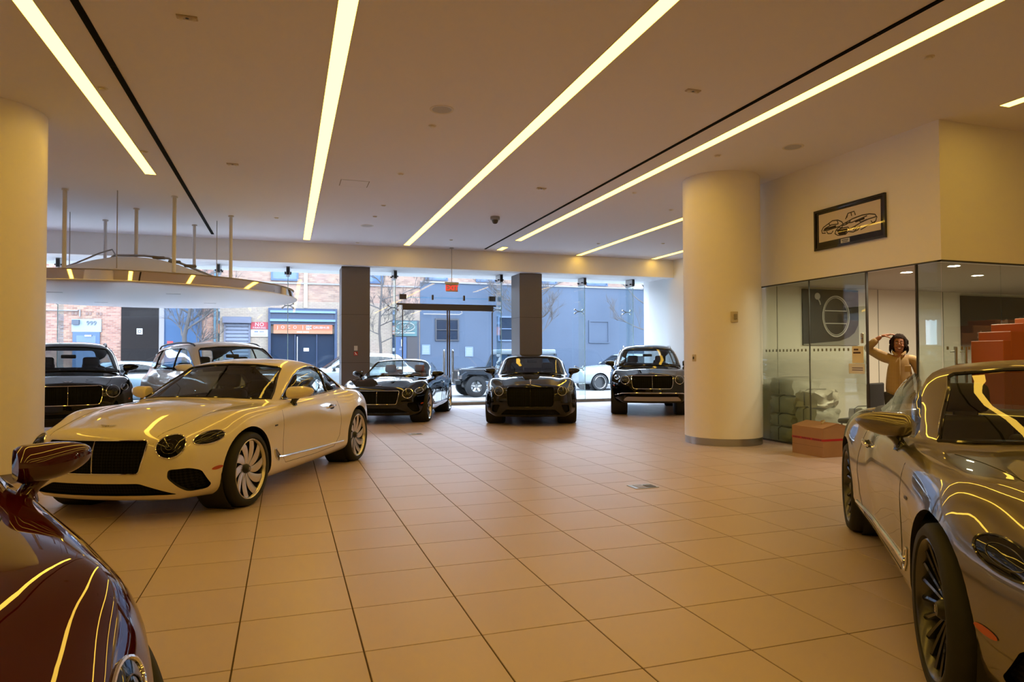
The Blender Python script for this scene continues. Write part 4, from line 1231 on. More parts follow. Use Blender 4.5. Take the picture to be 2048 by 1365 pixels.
# ================================================================== the street outside
def brickmat(name, c1, c2, mortar, sx=.21, sz=.075):
    m = mat(name, c1, 0.8)
    nt = m.node_tree; b = nt.nodes['Principled BSDF']
    tc = nt.nodes.new('ShaderNodeTexCoord'); sp = nt.nodes.new('ShaderNodeSeparateXYZ'); cb = nt.nodes.new('ShaderNodeCombineXYZ')
    nt.links.new(tc.outputs['Object'], sp.inputs[0]); nt.links.new(sp.outputs['X'], cb.inputs['X']); nt.links.new(sp.outputs['Z'], cb.inputs['Y'])
    br = nt.nodes.new('ShaderNodeTexBrick')
    br.inputs['Scale'].default_value = 1.0; br.inputs['Brick Width'].default_value = sx; br.inputs['Row Height'].default_value = sz
    br.inputs['Mortar Size'].default_value = .008; br.inputs['Bias'].default_value = .0
    br.inputs['Color1'].default_value = (*c1, 1); br.inputs['Color2'].default_value = (*c2, 1); br.inputs['Mortar'].default_value = (*mortar, 1)
    nt.links.new(cb.outputs[0], br.inputs['Vector'])
    nz = nt.nodes.new('ShaderNodeTexNoise'); nz.inputs['Scale'].default_value = 1.3; nz.inputs['Detail'].default_value = 6
    nt.links.new(tc.outputs['Object'], nz.inputs['Vector'])
    mx = nt.nodes.new('ShaderNodeMix'); mx.data_type = 'RGBA'; mx.blend_type = 'MULTIPLY'; mx.inputs['Factor'].default_value = .35
    nt.links.new(br.outputs['Color'], mx.inputs['A']); nt.links.new(nz.outputs['Color'], mx.inputs['B'])
    cr = nt.nodes.new('ShaderNodeMix'); cr.data_type = 'RGBA'; cr.inputs['Factor'].default_value = .55
    nt.links.new(br.outputs['Color'], cr.inputs['A']); nt.links.new(mx.outputs['Result'], cr.inputs['B'])
    nt.links.new(cr.outputs['Result'], b.inputs['Base Color'])
    bp = nt.nodes.new('ShaderNodeBump'); bp.inputs['Strength'].default_value = .5; bp.inputs['Distance'].default_value = .01
    nt.links.new(br.outputs['Fac'], bp.inputs['Height']); bp.invert = True
    nt.links.new(bp.outputs['Normal'], b.inputs['Normal'])
    return m
M_BRICKA = brickmat('brick_salmon', (0.31,0.155,0.105), (0.16,0.066,0.046), (0.24,0.185,0.15))
M_BRICKB = brickmat('brick_cream', (0.29,0.225,0.17), (0.25,0.19,0.145), (0.17,0.14,0.115))
M_BRICKC = brickmat('brick_pink', (0.31,0.19,0.135), (0.20,0.115,0.085), (0.22,0.17,0.14))
M_BLUEWALL = mat('painted_blue_brick', (0.036,0.055,0.090), 0.7, noise=.12, nscale=1.0, bump=.3, bscale=9)
M_BLUE = mat('door_blue', (0.025,0.058,0.125), 0.4)
M_BLUEPANEL = mat('panel_pale_blue', (0.18,0.22,0.27), 0.5)
M_DARKDOOR = mat('garage_dark', (0.014,0.012,0.012), 0.9, spec=.1)
M_SHOP = mat('shopfront_navy', (0.016,0.031,0.07), 0.4)
M_SHOPGLASS = mat('shop_glass_dark', (0.012,0.022,0.04), 0.05, spec=.25)
M_WINGLASS = mat('far_window_glass', (0.012,0.02,0.035), 0.06, spec=.2)
M_LILAC = mat('jamb_lilac', (0.17,0.155,0.16), 0.6)
M_SIGNW = mat('sign_white', (.34,.33,.32), .5)
FY = 33.0
tag(obj('street_ground', MB().box(-45, 60, 22.9, 31.1, -.4, -.15), mat('asphalt', (0.20,0.20,0.20), 0.85, noise=.15, nscale=3, bump=.3, bscale=60)), kind='structure')
tag(obj('sidewalk_near', MB().box(-45, 60, 19.95, 22.75, -.4, -.015), mat('sidewalk_concrete', (0.40,0.385,0.365), 0.8, noise=.1, nscale=1.5)), kind='structure')
tag(obj('curb_near', MB().box(-45, 60, 22.75, 22.9, -.4, -.01), mat('curb_stone', (0.45,0.45,0.45), 0.8)), kind='structure')
tag(obj('sidewalk_far', MB().box(-45, 60, 31.1, FY, -.4, -.02), mat('sidewalk_concrete'), ), kind='structure')

def rect(mb, x0, x1, z0, z1, d0, d1): return mb.box(x0, x1, FY-d1, FY-d0, z0, z1)
def window(root, x0, x1, z0, z1, fm=None, gm=None, bars=1, sill=True):
    w = obj('window', rect(rect(rect(rect(MB(), x0-.07, x0, z0, z1, 0, .06), x1, x1+.07, z0, z1, 0, .06), x0-.07, x1+.07, z1, z1+.08, 0, .06), x0-.07, x1+.07, z0-.06, z0, 0, .08), fm or M_BLUE, root)
    nn = bars+1
    for k in range(nn):
        za, zb = z0+(z1-z0)*k/nn, z0+(z1-z0)*(k+1)/nn
        obj('pane', rect(MB(), x0, x1, za+.02, zb-.02, 0, .015+.01*k), gm or M_WINGLASS, w)
        if k: obj('rail', rect(MB(), x0, x1, za-.02, za+.02, 0, .05), fm or M_BLUE, w)
    return w

# --- salmon brick house at the left
A = empty('brick_building', (0, 0, 0), 0, 'salmon brick building with a dark garage door across the street', 'building')
obj('wall', MB().box(-24, -2.95, FY, FY+6, 0, 6.6), M_BRICKA, A)
dr = obj('door', rect(MB(), -8.56, -7.55, 0, 2.55, 0, .05), M_BLUE, A)
obj('door_pane', rect(MB(), -8.42, -7.70, 1.0, 2.40, .05, .06), mat('door_pane_blue', (.035,.07,.14), .08), dr)
obj('door_closer', rect(MB(), -8.1, -7.85, 2.36, 2.42, .06, .12), M_STEEL, dr)
tr = obj('transom_panel', rect(MB(), -8.60, -7.50, 2.55, 3.10, 0, .06), M_BLUEPANEL, A)
obj('house_number', text_mesh('999', .26, .02), mat('number_dark', (.06,.07,.09), .5), tr, loc=(-7.86, FY-.08, 2.92), rot=FACE_SOUTH)
obj('door_lamp', rect(MB(), -8.56, -8.30, 2.86, 3.06, .06, .2), mat('lamp_dark', (.03,.04,.06), .5), tr)
wl = MB()
for k in range(9):
    if k not in (3, 6): wl.box(-8.62+k*.13, -8.53+k*.13, FY-.02, FY, 3.27, 3.40)
obj('wall_lettering', wl, mat('letters_brick', (.13,.075,.06), .6), A)
obj('wall_pipe', MB().tube([(-10.2,FY-.06,3.45),(-8.4,FY-.06,3.45),(-8.3,FY-.06,3.5),(-8.3,FY-.06,3.2)], .03, 6), M_LILAC, A)
gd = obj('garage_door', rect(MB(), -6.75, -5.28, 0, 4.3, 0, .05), M_DARKDOOR, A)
obj('notice', rect(MB(), -6.15, -5.92, 2.46, 2.72, .05, .07), mat('notice_grey', (.25,.24,.24), .5), gd)
obj('notice_print', MB().lathe([(.05,0),(.07,0),(.07,-.004),(.05,-.004)], 14, 'y', (-6.035, FY-.071, 2.59), closed=True), M_BLACK, gd)
obj('jamb', rect(MB(), -5.28, -5.08, 0, 4.35, 0, .07), M_LILAC, A)
bw = window(A, -5.06, -3.64, .6, 4.25, M_BLUE, mat('far_window_blue', (.045,.085,.16), .12), 0)
obj('red_notice', rect(MB(), -4.95, -4.72, 2.05, 2.17, .06, .08), mat('sign_red', (.45,.02,.02), .5), bw)
obj('downpipe', MB().cyl((-3.03, FY-.07, 0), (-3.03, FY-.07, 9), .06, n=8), mat('pipe_teal', (.04,.09,.12), .5), A)

# --- cream brick building with shops
B = empty('shop_building', (0, 0, 0), 0, 'cream brick building with a navy shopfront and a roller shutter', 'building')
obj('wall', MB().box(-2.95, 6.27, FY, FY+6, 0, 4.05), M_BRICKB, B)
obj('upper_wall', MB().box(-2.95, 6.27, FY+.005, FY+6, 4.05, 6.6), M_BRICKC, B)
obj('ledge', MB().box(-2.95, 6.27, FY-.06, FY, 4.86, 4.93), M_LILAC, B)
for x0, x1 in ((-.60, .47), (3.35, 4.4)): window(B, x0, x1, 5.06, 6.3, M_BLUE, mat('far_window_blue'), 0)
obj('pilaster', MB().box(.78, .95, FY-.05, FY, 3.75, 5.5), mat('stone_pale', (.32,.26,.2), .7), B)
sh = obj('shutter', rect(rect(MB(), -2.66, -2.58, 0, 3.0, 0, .08), -1.62, -1.54, 0, 3.0, 0, .08), mat('shutter_guide', (.08,.085,.12), .5), B)
M_SLAT = mat('shutter_slat', (.13,.145,.19), .45)
for k in range(18):
    z = .02+k*.166
    obj('slat', MB().prism([(FY-.02, z), (FY-.055, z+.03), (FY-.055, z+.13), (FY-.02, z+.16)], -2.58, -1.62, 'x'), M_SLAT, sh)
obj('shutter_box', rect(MB(), -2.70, -1.50, 3.0, 3.28, 0, .30), mat('shutter_guide'), sh)
sg = empty('no_parking_sign', (-1.155, FY-.03, 2.72), 0, 'red and white no parking sign on cream brick', 'sign')
obj('red_panel', MB().box(-.37,.37,-.02,.03,.02,.34), mat('sign_crimson', (.26,.018,.028), .5), sg)
obj('white_panel', MB().box(-.37,.37,-.02,.03,-.33,.0), M_SIGNW, sg)
obj('lettering', text_mesh('NO', .24, .01, spacing=1.1), M_SIGNW, sg, loc=(0,-.025,.225), rot=FACE_SOUTH)
obj('lettering', text_mesh('PARKING', .13, .01, spacing=1.05), M_SIGNW, sg, loc=(0,-.025,.075), rot=FACE_SOUTH)
obj('small_print', MB().box(-.22,-.05,-.024,-.02,-.13,-.07).box(0,.20,-.024,-.02,-.12,-.08), mat('print_blue', (.08,.10,.16), .5), sg)
for k in range(2): obj('print_line', MB().box(-.28,.28,-.024,-.02,-.20-.06*k,-.185-.06*k), mat('print_blue'), sg)
# navy shopfront
f = obj('shopfront', rect(rect(rect(MB(), -.78, -.66, 0, 3.72, 0, .16), 2.17, 2.29, 0, 3.72, 0, .16), -.66, 2.17, 2.96, 3.72, 0, .12), M_SHOP, B)
for z in (3.50, 3.10): obj('shop_ledge', rect(MB(), -.70, 2.21, z, z+.11, .12, .26), mat('ledge_blue', (.09,.15,.24), .4), f)
for x0, x1 in ((-.66, .38), (.42, 1.35), (1.39, 2.17)): obj('shop_pane', rect(MB(), x0, x1, 0, 2.55, 0, .04), M_SHOPGLASS, f)
for x in (.38, 1.35): obj('mullion', rect(MB(), x, x+.04, 0, 2.55, 0, .09), M_SHOP, f)
obj('pull_bar', MB().cyl((.50,FY-.14,1.0), (.50,FY-.14,2.4), .02, n=8), M_STEEL, f)
obj('paper_notice', rect(MB(), .78, 1.02, 1.72, 1.88, .04, .05), M_SIGNW, f)
s2 = empty('shop_sign', (.76, FY-.16, 2.75), 0, 'orange shop sign over the navy shopfront', 'sign')
obj('board', MB().box(-1.30,1.31,-.03,.16,-.06,.21), mat('sign_orange', (.30,.075,.03), .5), s2)
obj('lower_band', MB().box(-1.30,1.31,-.035,.16,-.21,-.06), mat('sign_salmon', (.32,.12,.06), .5), s2)
obj('lettering', text_mesh('J O C O', .20, .01, spacing=1.3), M_SIGNW, s2, loc=(-.72,-.04,.075), rot=FACE_SOUTH)
obj('divider', MB().box(-.03,-.01,-.04,-.03,-.02,.17), M_SIGNW, s2)
obj('logo', MB().box(.14,.19,-.04,-.03,-.03,.17).box(.22,.27,-.04,-.03,-.03,.17).box(.12,.36,-.04,-.03,.07,.11).box(.31,.36,-.04,-.03,.0,.17), M_SIGNW, s2)
obj('lettering', text_mesh('GRUBHUB', .16, .01), M_SIGNW, s2, loc=(.80,-.04,.07), rot=FACE_SOUTH)
obj('small_print', MB().box(-.28,-.05,-.04,-.035,-.16,-.11).box(0,.25,-.04,-.035,-.16,-.11), M_SIGNW, s2)
# dark door with the oval sign
e = obj('side_door', rect(MB(), 4.90, 6.22, 0, 3.24, 0, .05), mat('door_navy_dark', (.022,.03,.05), .5), B)
obj('door_leaf', rect(MB(), 5.62, 6.14, 0, 2.42, .05, .08), mat('door_brown_dark', (.03,.026,.03), .5), e)
obj('door_leaf', rect(MB(), 4.98, 5.58, 0, 2.42, .05, .08), mat('door_navy', (.03,.06,.13), .5), e)
obj('door_pull', rect(MB(), 5.32, 5.36, 1.95, 2.30, .08, .12), M_SIGNW, e)
obj('door_number', text_mesh('601', .12, .01), M_SIGNW, e, loc=(5.33, FY-.09, 1.82), rot=FACE_SOUTH)
s3 = empty('oval_sign', (5.50, FY-.08, 2.84), 0, 'teal door sign with white oval and three letters', 'sign')
obj('board', MB().box(-.56,.60,-.02,.02,-.38,.36), mat('sign_teal', (.04,.10,.11), .5), s3)
obj('oval', MB().tube([(.02+.46*math.cos(a), -.025, .08+.22*math.sin(a)) for a in np.linspace(0, 2*math.pi, 41)[:-1]], .018, 5, closed=True), M_SIGNW, s3)
obj('lettering', text_mesh('ESS', .27, .01, spacing=1.1), M_SIGNW, s3, loc=(.02,-.03,.08), rot=FACE_SOUTH)
obj('print_line', MB().box(-.5,.5,-.026,-.02,-.24,-.20), M_SIGNW, s3)

# --- blue painted building at the right
Cb = empty('blue_building', (0, 0, 0), 0, 'blue painted single-storey building across the street at the right', 'building')
obj('wall', MB().box(6.27, 40, FY-.02, FY+6, 0, 5.12), M_BLUEWALL, Cb)
obj('coping', MB().box(6.28, 40, FY-.08, FY+.3, 5.12, 5.2), M_LILAC, Cb)
obj('upper_wall', MB().box(6.27, 17.9, FY+.01, FY+6, 5.2, 6.6), M_BRICKC, Cb)
M_BW = mat('bw_frame', (.09,.13,.22), .5)
FYs = FY; FY = FYs-.02
window(Cb, 7.09, 8.16, 2.30, 3.28, mat('frame_black', (.02,.022,.03), .5), M_WINGLASS, 1)
window(Cb, 10.36, 11.5, 2.30, 3.45, M_BW, M_WINGLASS, 1)
w = window(Cb, 15.45, 16.52, 2.22, 3.30, M_BLUEWALL, M_BLUEWALL, 0)
for x0, z0 in ((6.35, 1.55), (8.55, 1.45)):
    o = obj('notice_board', rect(MB(), x0, x0+.42, z0, z0+.50, 0, .03), mat('notice_blue', (.10,.14,.20), .5), Cb)
    for k in range(5): obj('print_line', rect(MB(), x0+.06, x0+.36, z0+.07+.08*k, z0+.10+.08*k, .03, .034), mat('notice_print', (.22,.25,.28), .5), o)
FY = FYs
for x0, x1 in ((6.6,7.6),(9.2,10.4),(12.3,13.5),(15.35,16.45)): window(Cb, x0, x1, 5.3, 6.4, M_BLUE, mat('far_window_blue'), 0)
obj('awning_pipe', MB().tube([(6.4,FY-.25,3.55),(8.2,FY-.25,3.55),(8.35,FY-.25,3.62),(8.3,FY-.25,3.72)], .03, 6), M_LILAC, Cb)

# --- bare street trees
M_BARK = mat('tree_bark', (0.055,0.048,0.046), 0.9, noise=.3, nscale=12)
def tree(x, y, h, label, seed, r0=.11, lean=0.0, spread=1.0):
    rnd = random.Random(seed)
    root = empty('street_tree', (x, y, -.02), 0, label, 'tree', 'bare street trees')
    tk = [Vector((lean*h*u*u*.3+rnd.uniform(-.05,.05), rnd.uniform(-.04,.04), h*u)) for u in np.linspace(0, 1, 8)]
    tk[0] = Vector((0,0,0))
    obj('trunk', MB().tube(tk, [r0*.85*(1-.75*i/7) for i in range(8)], 9), M_BARK, root, smooth=60)
    def grow(mb, p, d, L, r, dep):
        pts = [p]; q = p.copy(); dd = d.copy()
        k = 5
        for i in range(k):
            dd = (dd+Vector((rnd.uniform(-.22,.22), rnd.uniform(-.22,.22), rnd.uniform(-.10,.22)))).normalized()
            q = q+dd*L/k; pts.append(q.copy())
        mb.tube(pts, [max(.006, r*(1-.6*i/k)) for i in range(k+1)], 5 if dep < 2 else 4)
        if dep < 3:
            for i in range(rnd.randint(4, 6)):
                j = rnd.randint(1, k)
                e = (dd+Vector((rnd.uniform(-1,1), rnd.uniform(-1,1), rnd.uniform(-.25,.7)))).normalized()
                grow(mb, pts[j], e, L*rnd.uniform(.45,.7), r*.5, dep+1)
    for i in range(11):
        u = .34+.64*i/10
        p = tk[0].lerp(tk[-1], u); k = min(6, int(u*7)); p = tk[k].lerp(tk[k+1], u*7-k)
        a = i*2.4+rnd.uniform(-.5,.5)
        mb = MB(); grow(mb, p, Vector((math.cos(a)*spread, math.sin(a)*spread, rnd.uniform(.25,.7))).normalized(), rnd.uniform(1.2,1.9)*h/5.5, r0*.30, 0)
        mb.v = [(a_, b_*.55, c_) for a_, b_, c_ in mb.v]
        obj('branch', mb, M_BARK, root, smooth=60)
tree(4.15, 31.55, 6.2, 'slim bare tree seen just right of the left dark pillar', 3, .10)
tree(18.0, 31.2, 7.0, 'bare tree with many limbs at the right end of the window', 11, .13, -.2, 1.3)
tree(-4.15, 31.55, 5.6, 'thick-trunked bare tree in front of the blue window', 5, .16, .35, 1.3)
tree(11.6, 31.55, 6.6, 'bare tree mostly hidden behind the right dark pillar', 23, .12, 0, 1.3)

# --- boxy off-roader parked outside
M_JEEP = paint('paint_slate', (0.035,0.04,0.048), 0.2, 0.35)
M_JEEPLT = mat('jeep_top_pale', (0.12,0.15,0.17), 0.4)
j = empty('off_roader', (8.45, 26.3, -.15), math.pi, 'slate boxy off-road car parked outside the glass door', 'car')
def jb(name, mb, m, **k): return obj(name, mb, m, j, **k)
jb('body', MB().bevbox(-2.05,.62,-.80,.80,.55,1.16,.05,2).bevbox(.55,1.95,-.62,.62,.62,1.14,.07,3), M_JEEP, smooth=40)
jb('hood', MB().prism([(.55,1.10),(.55,1.20),(1.2,1.18),(1.85,1.10),(1.98,1.02),(1.98,.9)], -.60, .60, 'y'), M_JEEP)
gr = jb('grille', MB().bevbox(1.93,2.02,-.62,.62,.62,1.10,.03,2), M_JEEP)
for k in range(7): obj('grille_slot', MB().box(2.015,2.03,-.30+k*.09-.02,-.30+k*.09+.04,.72,1.02), M_BLACK, gr)
for sy in (-.47,.47): obj('headlamp', MB().lathe([(0,2.05),(.07,2.045),(.09,2.02)], 16, 'x', (0,sy,.90)), M_CHROME, gr, smooth=True)
jb('bumper', MB().bevbox(2.0,2.22,-.80,.80,.50,.68,.03,2), M_BLACK)
jb('rear_bumper', MB().bevbox(-2.2,-2.03,-.8,.8,.5,.68,.03,2), M_BLACK)
for x in (1.40,-1.55):
    for sy in (1,-1):
        jb('fender', MB().prism([(x-.62,.72),(x-.45,.98),(x+.40,1.0),(x+.60,.86),(x+.62,.72),(x+.52,.72),(x+.36,.90),(x-.40,.88),(x-.52,.70)], .60*sy, .97*sy, 'y'), M_JEEP)
        w = jb('wheel', MB().lathe([(.0,.02),(.12,.02),(.20,.05),(.22,.10),(.23,.11)], 24, 'y'), M_STEEL, smooth=30, loc=(x, .78*sy, .42), rot=(0,0,0 if sy > 0 else math.pi))
        obj('tire', MB().lathe([(.22,-.12),(.24,-.135),(.38,-.14),(.42,-.11),(.42,.11),(.38,.14),(.24,.135),(.22,.11)], 32, 'y'), M_RUBBER, w, smooth=40)
        for k in range(5): obj('spoke', MB().box(-.035,.035,.085,.11,.06,.22), M_CHROME if k >= 0 else None, w, rot=(0,2*math.pi*k/5,0))
        obj('hub', MB().cyl((0,.06,0),(0,.12,0),.06,n=12), M_STEEL, w)
jb('windshield', MB().prism([(.30,1.62),(.33,1.62),(.58,1.18),(.55,1.18)], -.66, .66, 'y'), glassmat('jeep_glass', (.6,.72,.78)))
jb('windshield_frame', MB().tube([(.56,-.70,1.16),(.32,-.68,1.66),(.32,.68,1.66),(.56,.70,1.16)], .035, 6), M_JEEP)
jb('roof', MB().bevbox(-2.02,.34,-.72,.72,1.66,1.88,.06,2), M_JEEPLT, smooth=40)
for x in (-.45,-1.30,-1.98):
    for sy in (1,-1): jb('pillar', MB().box(x-.05,x+.05,sy*.74-.03,sy*.74+.03,1.12,1.70), M_JEEP)
for x0, x1 in ((-.40,.32),(-1.25,-.50),(-1.93,-1.35)):
    for sy in (1,-1): jb('side_window', MB().box(x0,x1,sy*.745-.005,sy*.745+.005,1.16,1.66), glassmat('jeep_glass'))
for sy in (1,-1): jb('door_mirror', MB().bevbox(.28,.40,sy*.86-.09,sy*.86+.09,1.18,1.36,.03,2), M_BLACK)
for x in (-.2,-1.1): jb('seat', seat_mesh(.45,.55).mesh('seat',40), M_SEAT_BLK, loc=(x,.35,.85))
# ================================================================== glass office at the right
M_OGLASS = glassmat('office_glass', (0.86,0.92,0.88), 1.45)
def frosted():
    m = bpy.data.materials.new('office_glass_frosted'); m.use_nodes = True; nt = m.node_tree
    for n_ in list(nt.nodes): nt.nodes.remove(n_)
    out = nt.nodes.new('ShaderNodeOutputMaterial')
    tr = nt.nodes.new('ShaderNodeBsdfTransparent'); tr.inputs[0].default_value = (0.86,0.92,0.88,1)
    gl = nt.nodes.new('ShaderNodeBsdfGlossy'); gl.inputs['Roughness'].default_value = 0
    fr = nt.nodes.new('ShaderNodeFresnel'); fresnel_two_sided(nt, fr, 1.45)
    mx = nt.nodes.new('ShaderNodeMixShader'); nt.links.new(fr.outputs[0], mx.inputs[0]); nt.links.new(tr.outputs[0], mx.inputs[1]); nt.links.new(gl.outputs[0], mx.inputs[2])
    tl = nt.nodes.new('ShaderNodeBsdfTranslucent'); tl.inputs[0].default_value = (.62,.66,.60,1)
    df = nt.nodes.new('ShaderNodeBsdfDiffuse'); df.inputs[0].default_value = (.40,.43,.38,1)
    ad = nt.nodes.new('ShaderNodeMixShader'); ad.inputs[0].default_value = .5; nt.links.new(tl.outputs[0], ad.inputs[1]); nt.links.new(df.outputs[0], ad.inputs[2])
    tc = nt.nodes.new('ShaderNodeTexCoord'); sp = nt.nodes.new('ShaderNodeSeparateXYZ'); nt.links.new(tc.outputs['Object'], sp.inputs[0])
    cr = nt.nodes.new('ShaderNodeValToRGB')
    for e_ in range(3): cr.color_ramp.elements.new(.5)
    for e_, (p, v) in zip(cr.color_ramp.elements, ((0,.05),(.30,.10),(.44,.50),(.50,.45),(.60,.0))): e_.position = p; e_.color = (v,v,v,1)
    mr = nt.nodes.new('ShaderNodeMapRange'); mr.inputs['From Max'].default_value = 2.6
    nt.links.new(sp.outputs['Z'], mr.inputs['Value']); nt.links.new(mr.outputs['Result'], cr.inputs['Fac'])
    m2 = nt.nodes.new('ShaderNodeMixShader'); nt.links.new(cr.outputs['Color'], m2.inputs[0]); nt.links.new(mx.outputs[0], m2.inputs[1]); nt.links.new(ad.outputs[0], m2.inputs[2])
    nt.links.new(m2.outputs[0], out.inputs[0])
    return m
M_FROST = frosted()
M_CHAN = mat('glass_channel_dark', (.03,.025,.02), .5)
M_DOT = mat('film_dots_grey', (.22,.24,.20), .7)
OX = 7.70
gi = 0
def opane(a, b, side, m=M_FROST):
    global gi
    gi += 1
    mb = MB().box(OX, OX+.012, a+.004, b-.004, .02, 2.585) if side else MB().box(a+.004, b-.004, 6.22, 6.232, .02, 2.585)
    o = obj('window_office_%d' % gi, mb, m); tag(o, kind='structure')
    return o
for a, b in ((8.46, 9.55), (7.37, 8.46)):
    o = opane(a, b, True)
    dots = MB()
    k = a+.06
    while k < b-.05:
        dots.box(OX-.003, OX, k, k+.032, 1.485, 1.525); k += .083
    tag(obj('film_dots', dots, M_DOT, o), kind='stuff')
opane(6.23, 6.57, True)
for a, b in ((7.715, 8.73), (8.73, 9.9), (9.9, 11.2), (11.2, 12.8), (12.8, XR)):
    o = opane(a, b, False)
    if a < 9:
        dots = MB(); k = a+.05
        while k < b-.05:
            dots.box(k, k+.032, 6.216, 6.22, 1.485, 1.525); k += .12
        tag(obj('film_dots', dots, M_DOT, o), kind='stuff')
struct('trim_2', MB().box(7.675, 7.735, 6.2, 9.6, 2.585, 2.60).box(7.675, XR, 6.195, 6.25, 2.585, 2.60), M_CHAN)
struct('trim_3', MB().box(7.68, 7.73, 7.37, 9.6, 0, .02).box(7.70, XR, 6.205, 6.245, 0, .02).box(7.68,7.73,6.2,6.57,0,.02), M_CHAN)
struct('trim_4', MB().box(7.69, 7.722, 7.352, 7.372, .0, 2.59).box(7.69, 7.722, 6.562, 6.582, .0, 2.59).box(7.696, 7.716, 8.452, 8.462, .02, 2.585), M_CHAN)
# pull handles on the office front door
hnd = empty('pull_handle_set', (7.915, 6.21, 0), 0, 'H-shaped steel pull handles on the office glass front', 'handle')
for x in (-.083, .083): obj('bar', MB().cyl((x,-.06,.75), (x,-.06,1.52), .016, n=10), M_STEEL, hnd)
obj('lock_bar', MB().cyl((-.083,-.06,1.30), (.083,-.06,1.30), .014, n=10), M_STEEL, hnd)
for x in (-.083,.083):
    for z in (.80,1.46): obj('standoff', MB().cyl((x,-.06,z), (x,.012,z), .01, n=8), M_STEEL, hnd)
hd = empty('door_lock', (7.69, 7.43, 1.66), 0, 'small upright brass lock on the office glass edge', 'lock')
obj('plate', MB().bevbox(-.018,.0,-.02,.02,-.07,.07,.004,1), mat('brass_dull', (.35,.27,.15), .4, .8), hd)
obj('cylinder', MB().cyl((-.03,0,0), (-.016,0,0), .012, n=12), M_STEEL, hd)
# papers taped to the glass
p1 = empty('paper_sign', (7.695, 7.52, 1.43), 0, 'small cream notice taped on the office glass', 'paper')
obj('sheet', MB().box(-.003,.0,-.10,.10,-.12,.12), mat('paper_cream', (.80,.72,.52), .7), p1)
obj('print', MB().box(-.005,-.003,-.01,.07,.06,.085).box(-.005,-.003,-.05,.08,.015,.04), mat('print_brown', (.08,.04,.03), .7), p1)
p2 = empty('paper_sign', (7.695, 7.545, 1.235), 0, 'white sheet with two print lines below the cream notice', 'paper')
obj('sheet', MB().box(-.003,.0,-.14,.14,-.075,.068), mat('paper_white', (.75,.75,.78), .7), p2)
obj('print', MB().box(-.005,-.003,-.11,.08,.0,.012).box(-.005,-.003,-.11,.08,-.03,-.018), mat('print_violet', (.12,.09,.2), .7), p2)
# framed drawing on the wall
def WP(y, z, d=0): return (7.68-d, y, z)
fr = empty('framed_drawing', (7.68, 7.63, 3.315), 0, 'black framed ink drawing of two cars on the cream wall', 'picture')
fm = MB()
W2, H2 = .645, .305
fm.box(-.035, 0, -W2, W2, H2-.035, H2).box(-.035, 0, -W2, W2, -H2, -H2+.035).box(-.035, 0, -W2, -W2+.035, -H2+.035, H2-.035).box(-.035, 0, W2-.035, W2, -H2+.035, H2-.035)
obj('frame', fm, M_GLOSSBLACK, fr)
obj('mount', MB().box(-.012, 0, -W2+.03, W2-.03, -H2+.03, H2-.03), mat('mount_black', (.006,.005,.005), .9, spec=.1), fr)
obj('sheet', MB().box(-.016, -.012, -W2+.085, W2-.085, -H2+.12, H2-.07), mat('paper_ivory', (.90,.80,.70), .7), fr)
obj('caption', MB().box(-.016, -.012, -.02, .14, -H2+.045, -H2+.105), mat('paper_white'), fr)
obj('caption_print', MB().box(-.018, -.016, 0, .12, -H2+.078, -H2+.09).box(-.018, -.016, .01, .11, -H2+.056, -H2+.066), M_BLACK, fr)
obj('glazing', MB().box(-.024, -.021, -W2+.034, W2-.034, -H2+.034, H2-.034), glassmat('picture_glass', (.97,.97,.97)), fr)
# ink strokes: +y is the picture's left as seen from the room
def ink(P, r=.004): return [(-.0165, -(u-.5)*2*(W2-.085), -H2+.12+v*(2*H2-.19)) for u, v in P]
K = MB()
strokes = [
 [(.05,.42),(.08,.52),(.16,.60),(.24,.68),(.33,.66),(.40,.56),(.42,.46)], [(.05,.42),(.06,.32),(.12,.30)], [(.12,.48),(.22,.54),(.34,.52)], [(.08,.40),(.14,.38),(.24,.40),(.36,.42)], [(.18,.60),(.20,.52)], [(.32,.64),(.34,.52)], [(.14,.34),(.16,.26),(.22,.24),(.25,.32)], [(.35,.42),(.37,.36),(.41,.38)],
 [(.28,.20),(.30,.32),(.36,.42),(.46,.50),(.58,.58),(.72,.62),(.84,.60),(.92,.54),(.95,.42)], [(.28,.20),(.33,.12),(.46,.10),(.50,.18)], [(.31,.30),(.40,.34),(.50,.33),(.52,.24)], [(.33,.26),(.42,.28),(.49,.27)], [(.34,.22),(.42,.23),(.48,.22)], [(.35,.16),(.46,.16)], [(.52,.24),(.60,.30),(.70,.38),(.82,.44),(.94,.46)], [(.46,.48),(.56,.46),(.66,.50),(.80,.56)], [(.50,.18),(.58,.12),(.66,.16),(.70,.28)], [(.60,.14),(.64,.24),(.69,.26)], [(.58,.18),(.62,.28)], [(.66,.50),(.70,.40),(.80,.44)], [(.86,.36),(.88,.28),(.93,.32),(.94,.42)], [(.46,.62),(.50,.80),(.60,.82),(.62,.68)], [(.50,.80),(.48,.66)], [(.55,.81),(.56,.68)], [(.70,.14),(.82,.24),(.92,.28)], [(.40,.42),(.48,.44),(.54,.52)]]
for s_ in strokes: K.tube(ink(s_), .008, 4)
for s_ in ([(.33,.27),(.49,.25)], [(.34,.19),(.48,.19)], [(.10,.44),(.30,.46)], [(.36,.13),(.46,.13)], [(.62,.46),(.76,.50)]): K.tube(ink(s_), .016, 4)
obj('ink_lines', K, mat('ink_brown_black', (.03,.018,.012), .8), fr)

